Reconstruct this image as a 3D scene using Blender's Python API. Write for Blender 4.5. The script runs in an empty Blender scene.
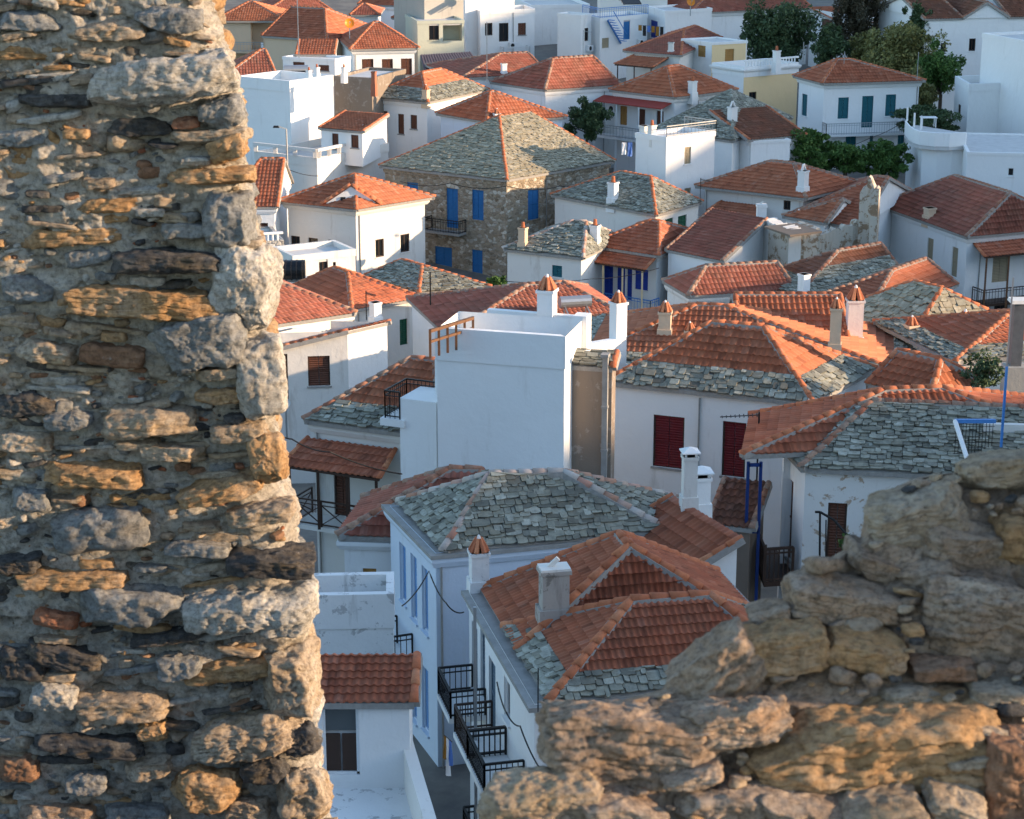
EXPOSURE = 1.55
import bpy, math, random
import numpy as np
from mathutils import Vector, Matrix, noise
rnd = random.Random(7)
nrg = np.random.default_rng(11)
scene = bpy.context.scene
COL = scene.collection
R = math.radians
# ------------------------------------------------------------------ camera model
F = 2000.0; CX = 512.0; CY = 409.5; PITCH = R(16.5); CZ = 27.0
def ray(px, py):
    x = (px - CX) / F; y = (CY - py) / F
    d = Vector((x, math.cos(PITCH) + y * math.sin(PITCH), -math.sin(PITCH) + y * math.cos(PITCH)))
    return d
def PZ(px, py, z):
    d = ray(px, py); k = (z - CZ) / d.z
    return Vector((d.x * k, d.y * k, z))
def PY(px, py, y):
    d = ray(px, py); k = y / d.y
    return Vector((d.x * k, y, CZ + d.z * k))
def PV(px, py, a, b):
    """ray against the vertical plane through a and b"""
    d = ray(px, py); n = Vector((-(b.y - a.y), b.x - a.x, 0))
    k = (n.x * a.x + n.y * a.y) / (n.x * d.x + n.y * d.y)
    return Vector((d.x * k, d.y * k, CZ + d.z * k))
HT = [(819, 20.0), (400, 20.3), (370, 21.0), (340, 22.0), (300, 24.0), (250, 25.0), (200, 23.5), (150, 22.0), (100, 20.0), (60, 19.0), (20, 18.5), (-100, 17)]
def HF(y):
    for (a, ha), (b, hb) in zip(HT, HT[1:]):
        if y >= b: return ha + (hb - ha) * (a - y) / (a - b)
    return HT[-1][1]
GT = [(-400, 25.2), (0.5, 25.2), (3, 24.0), (6, 21.8), (9, 19.6), (20, 12.5), (40, 1.0), (48, 0), (70, 0), (85, -1.8), (101, -3.9), (118, -4.8), (127, -3.3), (137, -1.8), (148, .3), (164, 1.3), (192, 2.2), (300, 10), (600, 40), (3000, 40)]
def GZ(y):
    for (a, ha), (b, hb) in zip(GT, GT[1:]):
        if y <= b: return ha + (hb - ha) * max(0, (y - a)) / (b - a)
    return 40
# ------------------------------------------------------------------ materials
def newmat(name, rough=.9):
    m = bpy.data.materials.new(name); m.use_nodes = True
    nt = m.node_tree; b = nt.nodes['Principled BSDF']; b.inputs['Roughness'].default_value = rough
    b.inputs['Specular IOR Level'].default_value = .3
    return m, nt, b
def nd(nt, typ, **kw):
    n = nt.nodes.new(typ)
    for k, v in kw.items():
        if k in n.inputs.keys(): n.inputs[k].default_value = v
        else: setattr(n, k, v)
    return n
def coords(nt, scale=(1, 1, 1)):
    t = nt.nodes.new('ShaderNodeNewGeometry')
    m = nt.nodes.new('ShaderNodeMapping'); m.inputs['Scale'].default_value = scale
    nt.links.new(t.outputs['Position'], m.inputs['Vector']); return m.outputs['Vector']
def noi(nt, vec, scale, detail=4, rough=.6, dist=0):
    n = nt.nodes.new('ShaderNodeTexNoise'); n.inputs['Scale'].default_value = scale
    n.inputs['Detail'].default_value = detail; n.inputs['Roughness'].default_value = rough; n.inputs['Distortion'].default_value = dist
    nt.links.new(vec, n.inputs['Vector']); return n.outputs['Fac']
def ramp(nt, fac, stops, interp='LINEAR'):
    r = nt.nodes.new('ShaderNodeValToRGB'); e = r.color_ramp.elements; r.color_ramp.interpolation = interp
    while len(e) > 1: e.remove(e[0])
    e[0].position = stops[0][0]; e[0].color = c4(stops[0][1])
    for p, c in stops[1:]:
        x = e.new(p); x.color = c4(c)
    nt.links.new(fac, r.inputs['Fac']); return r.outputs['Color']
def c4(c):
    if isinstance(c, (int, float)): return (c, c, c, 1)
    return (c[0], c[1], c[2], 1)
def mix(nt, fac, a, b, mode='MIX'):
    m = nt.nodes.new('ShaderNodeMix'); m.data_type = 'RGBA'; m.blend_type = mode
    for s, v in ((m.inputs[0], fac), (m.inputs[6], a), (m.inputs[7], b)):
        if hasattr(v, 'type') and hasattr(v, 'links'): nt.links.new(v, s)
        elif isinstance(v, float) and s.type == 'VALUE': s.default_value = v
        else: s.default_value = c4(v)
    return m.outputs[2]
def bump(nt, b, h, strength=.5, dist=.02, chain=None):
    n = nt.nodes.new('ShaderNodeBump'); n.inputs['Strength'].default_value = strength; n.inputs['Distance'].default_value = dist
    nt.links.new(h, n.inputs['Height'])
    if chain: nt.links.new(chain, n.inputs['Normal'])
    nt.links.new(n.outputs['Normal'], b.inputs['Normal']); return n.outputs['Normal']
def setc(nt, b, col): nt.links.new(col, b.inputs['Base Color'])

MATS = {}
def plaster(name, base, dirt=(.42, .38, .32), amt=.35, peel=None):
    m, nt, b = newmat(name, .93)
    v = coords(nt); vs = coords(nt, (1.2, 1.2, .18))
    big = noi(nt, v, .35, 5, .65); st = noi(nt, vs, 1.6, 5, .7)
    c = mix(nt, ramp(nt, big, [(.35, 0), (.75, .35 * amt * 2)]), base, [x * .86 for x in base])
    c = mix(nt, ramp(nt, st, [(.58, 0), (.82, amt)]), c, dirt)
    fine = noi(nt, v, 6, 4, .7)
    c = mix(nt, ramp(nt, fine, [(.62, 0), (.8, amt * .5)]), c, [x * .75 for x in base])
    if peel:
        pe = noi(nt, v, 1.9, 8, .72, .4)
        c = mix(nt, ramp(nt, pe, [(.52 if name == 'ruin' else .56, 0), (.55 if name == 'ruin' else .59, .9)]), c, peel)
    setc(nt, b, c)
    n1 = bump(nt, b, noi(nt, v, 1.1, 4, .6), .55, .08)
    bump(nt, b, noi(nt, v, 14, 4, .7), .35, .012, n1)
    MATS[name] = m
def rubble(name, cols, mortar, scale=3.2, amt=.06):
    m, nt, b = newmat(name, .95)
    v = coords(nt, (1, 1, 1.5)); w = nt.nodes.new('ShaderNodeVectorMath'); w.operation = 'ADD'
    nz = nt.nodes.new('ShaderNodeTexNoise'); nz.inputs['Scale'].default_value = 3; nt.links.new(v, nz.inputs['Vector'])
    sc = nt.nodes.new('ShaderNodeVectorMath'); sc.operation = 'SCALE'; sc.inputs['Scale'].default_value = .22
    nt.links.new(nz.outputs['Color'], sc.inputs[0]); nt.links.new(v, w.inputs[0]); nt.links.new(sc.outputs[0], w.inputs[1])
    vo = nt.nodes.new('ShaderNodeTexVoronoi'); vo.inputs['Scale'].default_value = scale; nt.links.new(w.outputs[0], vo.inputs['Vector'])
    ve = nt.nodes.new('ShaderNodeTexVoronoi'); ve.feature = 'DISTANCE_TO_EDGE'; ve.inputs['Scale'].default_value = scale; nt.links.new(w.outputs[0], ve.inputs['Vector'])
    sp = nt.nodes.new('ShaderNodeSeparateColor'); nt.links.new(vo.outputs['Color'], sp.inputs[0])
    k = len(cols)
    c = ramp(nt, sp.outputs[0], [(i / (k - 1), q) for i, q in enumerate(cols)])
    c = mix(nt, ramp(nt, noi(nt, v, 9, 5, .7), [(.3, .75), (.7, 1.15)]), (0, 0, 0), c, 'MIX')
    c = mix(nt, ramp(nt, ve.outputs['Distance'], [(.03, 1), (.1, 0)]), c, mortar)
    setc(nt, b, c)
    n1 = bump(nt, b, ramp(nt, ve.outputs['Distance'], [(0, 0), (.16, 1)]), .8, amt)
    bump(nt, b, noi(nt, v, 12, 5, .7), .5, .02, n1)
    MATS[name] = m
def tilemat(name, cols, dirt=.4):
    m, nt, b = newmat(name, .85)
    uv = nt.nodes.new('ShaderNodeUVMap'); fl = nt.nodes.new('ShaderNodeVectorMath'); fl.operation = 'FLOOR'
    nt.links.new(uv.outputs[0], fl.inputs[0]); wn = nt.nodes.new('ShaderNodeTexWhiteNoise'); wn.noise_dimensions = '2D'
    nt.links.new(fl.outputs[0], wn.inputs['Vector'])
    k = len(cols); c = ramp(nt, wn.outputs['Value'], [(0, [x * .45 for x in cols[0]]), (.05, [x * .6 for x in cols[0]])] + [(.08 + .84 * i / (k - 1), q) for i, q in enumerate(cols)] + [(.97, [x * .95 + .03 for x in cols[-1]]), (1, [x * .9 + .08 for x in cols[-1]])])
    c = mix(nt, .5, c, [sum(q[j] for q in cols) / k for j in range(3)])
    v = coords(nt); big = noi(nt, v, .7, 6, .7)
    c = mix(nt, ramp(nt, big, [(.40, 0), (.75, dirt * 1.2)]), c, (.15, .09, .065))
    lich = noi(nt, v, 5, 6, .75)
    c = mix(nt, ramp(nt, lich, [(.6, 0), (.72, .55)]), c, (.28, .22, .17))
    setc(nt, b, c); bump(nt, b, noi(nt, v, 25, 4, .7), .4, .008)
    MATS[name] = m
def islandmat(name, cols, rough=.8, nsc=8, namt=.5, stain=None, bumpd=.012):
    m, nt, b = newmat(name, rough)
    g = nt.nodes.new('ShaderNodeNewGeometry'); k = len(cols)
    c = ramp(nt, g.outputs['Random Per Island'], [(i / (k - 1), q) for i, q in enumerate(cols)])
    v = coords(nt); f = noi(nt, v, nsc, 6, .7)
    c = mix(nt, ramp(nt, f, [(.35, namt), (.65, 0)]), c, [x * .5 for x in cols[0]])
    if stain:
        c = mix(nt, ramp(nt, noi(nt, v, .9, 6, .75), [(.6, 0), (.7, .7)]), c, stain)
    setc(nt, b, c); bump(nt, b, noi(nt, v, nsc * 3, 5, .7), .5, bumpd)
    MATS[name] = m
def flat(name, col, rough=.6, metal=0, var=.25, nsc=5, bumpd=.004):
    m, nt, b = newmat(name, rough); b.inputs['Metallic'].default_value = metal
    v = coords(nt)
    c = mix(nt, ramp(nt, noi(nt, v, nsc, 5, .65), [(.35, 0), (.75, var)]), col, [x * .45 for x in col])
    setc(nt, b, c); bump(nt, b, noi(nt, v, nsc * 4, 3), .4, bumpd); MATS[name] = m
def shutmat(name, col):
    m, nt, b = newmat(name, .6); v = coords(nt)
    w = nt.nodes.new('ShaderNodeTexWave'); w.bands_direction = 'Z'; w.inputs['Scale'].default_value = 3.2; nt.links.new(v, w.inputs['Vector'])
    c = mix(nt, ramp(nt, noi(nt, coords(nt, (3, 3, .6)), 3, 5), [(.45, 0), (.8, .5)]), col, [x * .55 + .03 for x in col])
    setc(nt, b, c); bump(nt, b, w.outputs['Fac'], .7, .03); MATS[name] = m

plaster('chimney_old', (.40, .36, .32), (.14, .12, .10), .95, (.20, .18, .155)); plaster('white', (.80, .79, .77), amt=.55); plaster('white_clean', (.84, .83, .81), amt=.36)
plaster('white_old', (.72, .69, .64), (.33, .27, .21), .7); plaster('cream', (.80, .60, .34), amt=.25)
plaster('beige', (.66, .49, .34), amt=.5); plaster('grey_render', (.40, .38, .34), (.2, .18, .16), .8)
plaster('brown_render', (.25, .20, .155), (.11, .09, .075), .9, (.33, .29, .25)); plaster('brown_dark', (.20, .155, .12), (.1, .08, .07), .7)
plaster('peeling', (.74, .71, .66), (.35, .28, .2), .6, (.42, .30, .20)); plaster('ruin', (.52, .46, .38), (.20, .14, .09), .9, (.24, .155, .09))
plaster('palegreen', (.50, .51, .41), amt=.4); plaster('paleblue', (.58, .66, .76), amt=.35); plaster('stained', (.77, .76, .74), (.3, .28, .26), .9, (.42, .41, .40))
rubble('rubble', [(.20, .15, .10), (.38, .31, .22), (.26, .20, .14), (.62, .57, .48), (.30, .23, .15), (.5, .44, .36)], (.36, .29, .21))
rubble('rubble_pale', [(.36, .35, .33), (.5, .49, .46), (.42, .38, .32), (.58, .57, .54)], (.4, .38, .35), 2.6)
tilemat('tile', [(.33, .09, .048), (.48, .155, .08), (.39, .11, .058), (.54, .20, .115)], .45)
tilemat('tile_bright', [(.36, .11, .058), (.48, .165, .085), (.41, .13, .067), (.53, .215, .12)], .35)
tilemat('tile_dull', [(.27, .08, .055), (.40, .13, .09), (.32, .10, .07), (.45, .175, .12)], .6)
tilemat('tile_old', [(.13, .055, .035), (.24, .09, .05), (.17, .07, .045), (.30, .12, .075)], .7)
SL = [(.11, .105, .085), (.33, .325, .255), (.21, .20, .155), (.42, .415, .335), (.16, .15, .115), (.50, .495, .41), (.27, .25, .185), (.37, .365, .29)]
islandmat('slate', SL, .75, 5, .5, None, .01)
islandmat('slate_lichen', [(.24, .215, .15), (.44, .40, .29), (.32, .28, .20), (.56, .50, .37), (.38, .31, .20)], .85, 5, .5, (.38, .24, .09), .01)  # warm yellow of these slabs partly stands in for sunlight on the roof
islandmat('ridge', [(.40, .12, .055), (.58, .20, .09), (.48, .15, .07), (.62, .26, .13)], .85, 9, .4)
islandmat('ridge_old', [(.30, .12, .075), (.42, .20, .12), (.34, .25, .19), (.48, .30, .2)], .9, 9, .5)
islandmat('ridge_pale', [(.5, .46, .4), (.42, .2, .12), (.55, .5, .45), (.48, .16, .08)], .9, 9, .3)
flat('mortar', (.34, .32, .29), .95, 0, .5, 7, .02); flat('concrete', (.33, .32, .30), .92, 0, .5, 3, .01)
flat('terrace', (.60, .59, .57), .9, 0, .35, 2, .006); flat('street', (.16, .155, .15), .92, 0, .4, 1.5, .01)
flat('wood_dark', (.055, .03, .02), .55); flat('wood_brown', (.16, .075, .035), .6); flat('wood_gold', (.42, .22, .06), .55)
flat('iron', (.015, .014, .014), .45); flat('iron_brown', (.05, .03, .022), .5); flat('metal', (.42, .43, .44), .4, .7, .2)
flat('paint_blue', (.01, .035, .15), .5); flat('paint_blue_light', (.06, .22, .55), .5); flat('paint_white', (.78, .78, .77), .5, 0, .15)
flat('glass', (.012, .014, .016), .08, 0, 0); flat('flue_metal', (.16, .165, .17), .5, .3, .5); flat('metal_glass', (.09, .10, .10), .15, 0, .2, 2); flat('black_plastic', (.02, .02, .022), .4); flat('orange', (.75, .25, .02), .4, 0, .1)
flat('rust_metal', (.20, .15, .15), .5, .4, .5, 2); flat('bark', (.10, .075, .055), .95, 0, .5, 9, .02); flat('cloth_white', (.8, .8, .8), .9, 0, .05)
flat('cloth_blue', (.1, .2, .5), .9, 0, .1); flat('cloth_ochre', (.35, .17, .03), .9, 0, .3)
flat('awning', (.33, .055, .04), .8, 0, .2)
for n_, c_ in (('brown', (.12, .045, .025)), ('blue', (.02, .15, .38)), ('navy', (.015, .05, .33)), ('teal', (.01, .11, .14)), ('green', (.01, .085, .045)),
               ('red', (.14, .008, .012)), ('lightblue', (.13, .29, .56)), ('greyblue', (.10, .15, .2)), ('ochre', (.40, .21, .06)), ('tan', (.36, .30, .2)), ('greygreen', (.22, .25, .2))):
    shutmat('sh_' + n_, c_)
# ------------------------------------------------------------------ mesh builder
class MB:
    def __init__(s): s.v = []; s.f = []
    def add(s, vs, fs):
        k = len(s.v); s.v.extend([tuple(a) for a in vs]); s.f.extend([tuple(i + k for i in f) for f in fs])
    def poly(s, pts): s.add(pts, [tuple(range(len(pts)))])
    def prism(s, bot, top):
        n = len(bot); fs = [tuple(range(n))[::-1], tuple(range(n, 2 * n))]
        for i in range(n): fs.append((i, (i + 1) % n, n + (i + 1) % n, n + i))
        s.add(list(bot) + list(top), fs)
    def box(s, c, dx, dy, hx, hy, z0, z1, tx=1, ty=None):
        """c centre, dx dy horizontal unit axes, half sizes; taper tx at top"""
        ty = tx if ty is None else ty
        c = Vector((c[0], c[1], 0)); b = []; t = []
        for a, e in ((-1, -1), (1, -1), (1, 1), (-1, 1)):
            p = c + dx * a * hx + dy * e * hy; b.append((p.x, p.y, z0))
            p = c + dx * a * hx * tx + dy * e * hy * ty; t.append((p.x, p.y, z1))
        s.prism(b, t)
    def bar(s, p, q, w, w2=None, n=4):
        p = Vector(p); q = Vector(q); d = (q - p)
        if d.length < 1e-6: return
        d.normalize(); a = d.cross(Vector((0, 0, 1)))
        if a.length < .01: a = d.cross(Vector((1, 0, 0)))
        a.normalize(); b = d.cross(a); w2 = w if w2 is None else w2
        B = []; T = []
        for i in range(n):
            t = 2 * math.pi * (i + .5) / n; o = a * math.cos(t) + b * math.sin(t); k = 1 / math.cos(math.pi / n) if n == 4 else 1
            B.append(p + o * w * k); T.append(q + o * w2 * k)
        s.prism(B, T)
    def build(s, name, mat, root=None, parent=None, smooth=False):
        return mkobj(name, s.v, s.f, mat, root, parent, smooth)
def mkobj(name, v, f, mat, root=None, parent=None, smooth=False, uv=None):
    me = bpy.data.meshes.new(name)
    o0 = root['_o'] if root is not None and '_o' in root else (0, 0, 0)
    if isinstance(v, np.ndarray):
        v = v - np.array(o0); me.vertices.add(len(v)); me.vertices.foreach_set('co', v.astype(np.float32).ravel())
        f = np.asarray(f, dtype=np.int32); me.loops.add(f.size); me.loops.foreach_set('vertex_index', f.ravel())
        me.polygons.add(len(f)); me.polygons.foreach_set('loop_start', np.arange(0, f.size, f.shape[1], dtype=np.int32))
        me.update(calc_edges=True); me.validate()
        if uv is not None and len(me.loops) == f.size:
            l = me.uv_layers.new(name='UVMap'); l.data.foreach_set('uv', uv[f.ravel()].astype(np.float32).ravel())
        elif uv is not None:
            l = me.uv_layers.new(name='UVMap'); vi = np.zeros(len(me.loops), np.int32); me.loops.foreach_get('vertex_index', vi)
            l.data.foreach_set('uv', uv[vi].astype(np.float32).ravel())
    else:
        me.from_pydata([(a[0] - o0[0], a[1] - o0[1], a[2] - o0[2]) for a in v], [], f)
    me.materials.append(MATS[mat] if isinstance(mat, str) else mat)
    if smooth: me.shade_smooth()
    o = bpy.data.objects.new(name, me); COL.objects.link(o)
    p = parent if parent is not None else root
    if p is not None: o.parent = p
    return o
ROOTS = []
def thing(name, label, cat, loc, group=None):
    o = bpy.data.objects.new(name, None); COL.objects.link(o); o.empty_display_size = .3
    o.location = loc; o['_o'] = tuple(loc); o['label'] = label; o['category'] = cat
    if group: o['group'] = group
    ROOTS.append(o); return o
def tag(o, label, cat, group=None):
    o['label'] = label; o['category'] = cat
    if group: o['group'] = group
    return o
# ------------------------------------------------------------------ roof surfaces
def plane_uv(poly):
    """poly[0]->poly[1] is the eave. returns O,U,V,N, uv list"""
    O = Vector(poly[0]); U = (Vector(poly[1]) - O).normalized()
    N = Vector((0, 0, 0))
    for i in range(1, len(poly) - 1): N += (Vector(poly[i]) - O).cross(Vector(poly[i + 1]) - O)
    N.normalize()
    if N.z < 0: N = -N
    V = N.cross(U)
    if sum((Vector(p) - O).dot(V) for p in poly) < 0: V = -V
    uv = [((Vector(p) - O).dot(U), (Vector(p) - O).dot(V)) for p in poly]
    return O, U, V, N, uv
def vrange(uv, us):
    """min and max v of convex polygon at each u"""
    lo = np.full(len(us), np.inf); hi = np.full(len(us), -np.inf)
    n = len(uv)
    for i in range(n):
        (u0, v0), (u1, v1) = uv[i], uv[(i + 1) % n]
        if abs(u1 - u0) < 1e-6: continue
        t = (us - u0) / (u1 - u0); ok = (t >= -1e-4) & (t <= 1 + 1e-4); v = v0 + t * (v1 - v0)
        lo = np.where(ok, np.minimum(lo, v), lo); hi = np.where(ok, np.maximum(hi, v), hi)
    return lo, hi
def tile_surface(poly, lo_band, hi_band, lod, cw=.24, rh=.38, amp=.04, step=.05):
    O, U, V, N, uv = plane_uv(poly)
    umin = min(a[0] for a in uv) + .002; umax = max(a[0] for a in uv) - .002
    vmax = min(max(a[1] for a in uv), hi_band); vmin = max(lo_band, 0)
    if umax - umin < .1 or vmax - vmin < .1: return None
    per = {0: 8, 1: 6, 2: 4}[lod]
    nc = max(1, int(round((umax - umin) / cw))); cwr = (umax - umin) / nc
    us = umin + np.arange(nc * per + 1) * cwr / per
    ph = (np.arange(nc * per + 1) % per) / per
    wav = np.where(ph < .62, np.sin(np.clip(ph / .62, 0, 1) * np.pi), -.12 * np.sin(np.clip((ph - .62) / .38, 0, 1) * np.pi)) * amp
    nr = int(math.ceil((vmax - vmin) / rh))
    vs = [vmin]; hs = [-.03]; ri = [0]
    for r in range(nr):
        v0_ = vmin + r * rh
        vs += [v0_, v0_, v0_ + rh + .03]; hs += [step * .35, step + .01, .0]; ri += [r, r, r]
    vs = np.array(vs); hs = np.array(hs); ri = np.array(ri)
    lo, hi = vrange(uv, us); lo = np.maximum(lo, vmin); hi = np.minimum(hi, vmax); hi = np.maximum(hi, lo)
    colid = (np.arange(nc * per + 1) // per)
    jit = nrg.random((nc + 2, nr + 1)) * .008
    jv = (nrg.random((nc + 2, nr + 1)) - .5) * .008
    VV = vs[None, :] + jv[colid][:, ri] * (np.arange(len(vs)) > 0)[None, :]
    VV = np.clip(VV, lo[:, None], hi[:, None])
    HH = wav[:, None] + hs[None, :] + jit[colid][:, ri]
    UU = np.repeat(us[:, None], len(vs), 1)
    sag = (np.sin(UU * .9 + O.x) * np.sin(VV * .8 + O.y)) * .02
    HH = HH + sag + .035
    P = np.array(O)[None, None] + UU[..., None] * np.array(U) + VV[..., None] * np.array(V) + HH[..., None] * np.array(N)
    nu, nv = UU.shape
    uvs = np.stack([UU / cwr + 1000 * abs(O.x) % 97, (ri[None, :] + .5) + 0 * UU], -1)
    i = np.arange(nu - 1)[:, None] * nv + np.arange(nv - 1)[None, :]
    fs = np.stack([i, i + nv, i + nv + 1, i + 1], -1)
    ok = ((hi[:-1] - lo[:-1]) + (hi[1:] - lo[1:]) > .02)[:, None] & (~((VV[:-1, :-1] >= hi[:-1, None] - 1e-5) & (VV[1:, :-1] >= hi[1:, None] - 1e-5)))
    fs = fs[ok]
    if len(fs) == 0: return None
    return P.reshape(-1, 3), fs.reshape(-1, 4), uvs.reshape(-1, 2)
def slate_surface(mb, poly, lo_band, hi_band, lod, ex=.14, wd=(.15, .46), depth=1.8):
    O, U, V, N, uv = plane_uv(poly)
    vmax = min(max(a[1] for a in uv), hi_band); vmin = max(0, lo_band)
    def ur(v):
        lo, hi = 1e9, -1e9; n = len(uv)
        for i in range(n):
            (u0, v0), (u1, v1) = uv[i], uv[(i + 1) % n]
            if abs(v1 - v0) < 1e-6:
                if abs(v - v0) < 1e-3: lo = min(lo, u0, u1); hi = max(hi, u0, u1)
                continue
            t = (v - v0) / (v1 - v0)
            if -1e-4 <= t <= 1 + 1e-4:
                u = u0 + t * (u1 - u0); lo = min(lo, u); hi = max(hi, u)
        return lo, hi
    v = vmin - .03; ln = ex * depth
    while v < vmax - ex * .3:
        a, b = ur(min(max(v + ex * .4, 0.001), vmax - .01))
        u = a - rnd.random() * .2
        while u < b:
            w = rnd.uniform(*wd) * rnd.choice((.7, 1, 1, 1.3))
            jv = rnd.uniform(-.45, .45) * ex; h0 = rnd.uniform(0, .06); tl = rnd.uniform(-.02, .02)
            th = rnd.uniform(.02, .055)
            g = .012
            pts = [(g, rnd.uniform(.05, .3) * ex), (w * rnd.uniform(.2, .4), rnd.uniform(-.05, .1) * ex), (w * rnd.uniform(.6, .8), rnd.uniform(-.05, .12) * ex), (w - g, rnd.uniform(.05, .35) * ex),
                   (w - g, ln * rnd.uniform(.8, 1)), (g, ln * rnd.uniform(.8, 1))]
            if lod >= 2: pts = [pts[0], pts[2], pts[3], pts[4], pts[5]]
            T = []; B = []
            bad = False
            for (pu, pv) in pts:
                vv = v + jv + pv; uu = u + pu
                vv = min(vv, vmax); l, h = ur(min(max(vv, .001), vmax - .001))
                if h < l: bad = True; break
                uu = min(max(uu, l - .02), h + .02)
                hh = .05 * (1 - pv / ln) + .02 + h0 + tl * (pu / w - .5)
                p = O + U * uu + V * vv
                T.append(p + N * (hh + th)); B.append(p + N * (hh - .01))
            u += w
            if bad: continue
            n = len(T); fs = [tuple(range(n, 2 * n))] + [(i, (i + 1) % n, n + (i + 1) % n, n + i) for i in range(n)]
            mb.add(B + T, fs)
        v += ex * rnd.uniform(.85, 1.12)
def ridge_caps(mb, mo, p, q, r=.13, seg=.42, n=6):
    p = Vector(p); q = Vector(q); d = q - p; L = d.length
    if L < .2: return
    if d.z < 0: p, q = q, p; d = -d
    d.normalize(); a = d.cross(Vector((0, 0, 1))); a.normalize(); up = a.cross(d)
    if up.z < 0: up = -up
    k = max(1, int(L / seg)); sl = L / k
    # mortar bed
    mo.prism([p + a * r * 1.3 - up * .12, p - a * r * 1.3 - up * .12, q - a * r * 1.3 - up * .12, q + a * r * 1.3 - up * .12],
             [p + a * r * 1.1 + up * .07, p - a * r * 1.1 + up * .07, q - a * r * 1.1 + up * .07, q + a * r * 1.1 + up * .07])
    for i in range(k):
        s = p + d * (i * sl - .03); e = p + d * ((i + 1) * sl + .02)
        j = a * rnd.uniform(-.015, .015); r0 = r * 1.12; r1 = r * .9; V = []
        for c, rr, hh in ((s, r0, .05), (e, r1, .035)):
            for m in range(n + 1):
                t = math.pi * m / n
                V.append(c + j + a * math.cos(t) * rr + up * (math.sin(t) * rr + hh))
        fs = [(m, m + 1, n + 2 + m, n + 1 + m) for m in range(n)] + [tuple(range(n + 1))[::-1], tuple(range(n + 1, 2 * n + 2))]
        mb.add(V, fs)
def inset(q, d):
    """offset a convex quad (CCW or CW) inwards by d (list of 4 or scalar) in xy"""
    n = len(q); ds = d if isinstance(d, (list, tuple)) else [d] * n
    cx = sum(p.x for p in q) / n; cy = sum(p.y for p in q) / n; L = []
    for i in range(n):
        a, b = q[i], q[(i + 1) % n]; e = Vector((b.x - a.x, b.y - a.y)).normalized(); m = Vector((-e.y, e.x))
        if m.dot(Vector((cx - a.x, cy - a.y))) < 0: m = -m
        L.append((Vector((a.x, a.y)) + m * ds[i], e))
    out = []
    for i in range(n):
        (p, e), (r, g) = L[i - 1], L[i]
        den = e.x * g.y - e.y * g.x; t = ((r.x - p.x) * g.y - (r.y - p.y) * g.x) / den
        s = p + e * t; out.append(Vector((s.x, s.y, q[i].z)))
    return out
UP = Vector((0, 0, 1))
def wbox(mb, p0, e, n, s0, s1, z0, z1, d0, d1):
    b = [p0 + e * s + n * d for s, d in ((s0, d0), (s1, d0), (s1, d1), (s0, d1))]
    mb.prism([(p.x, p.y, z0) for p in b], [(p.x, p.y, z1) for p in b])
def railing(mb, p, q, hgt=.9, sp=.16, w=.016, mid=True, cross=False):
    p = Vector(p); q = Vector(q); L = (q - p).length
    if L < .1: return
    mb.bar(p + UP * hgt, q + UP * hgt, w * 1.7); mb.bar(p + UP * .08, q + UP * .08, w * 1.3)
    if mid: mb.bar(p + UP * (hgt - .16), q + UP * (hgt - .16), w)
    k = max(2, int(L / sp))
    if cross:
        k = max(1, int(L / .8))
        for i in range(k):
            a = p.lerp(q, i / k); b = p.lerp(q, (i + 1) / k)
            mb.bar(a + UP * .08, b + UP * (hgt - .16), w); mb.bar(b + UP * .08, a + UP * (hgt - .16), w); mb.bar(a, a + UP * hgt, w * 2)
        mb.bar(q, q + UP * hgt, w * 2); return
    for i in range(k + 1):
        a = p.lerp(q, i / k); ww = w * 1.7 if i in (0, k) else w * .8
        mb.bar(a, a + UP * hgt, ww)
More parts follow.
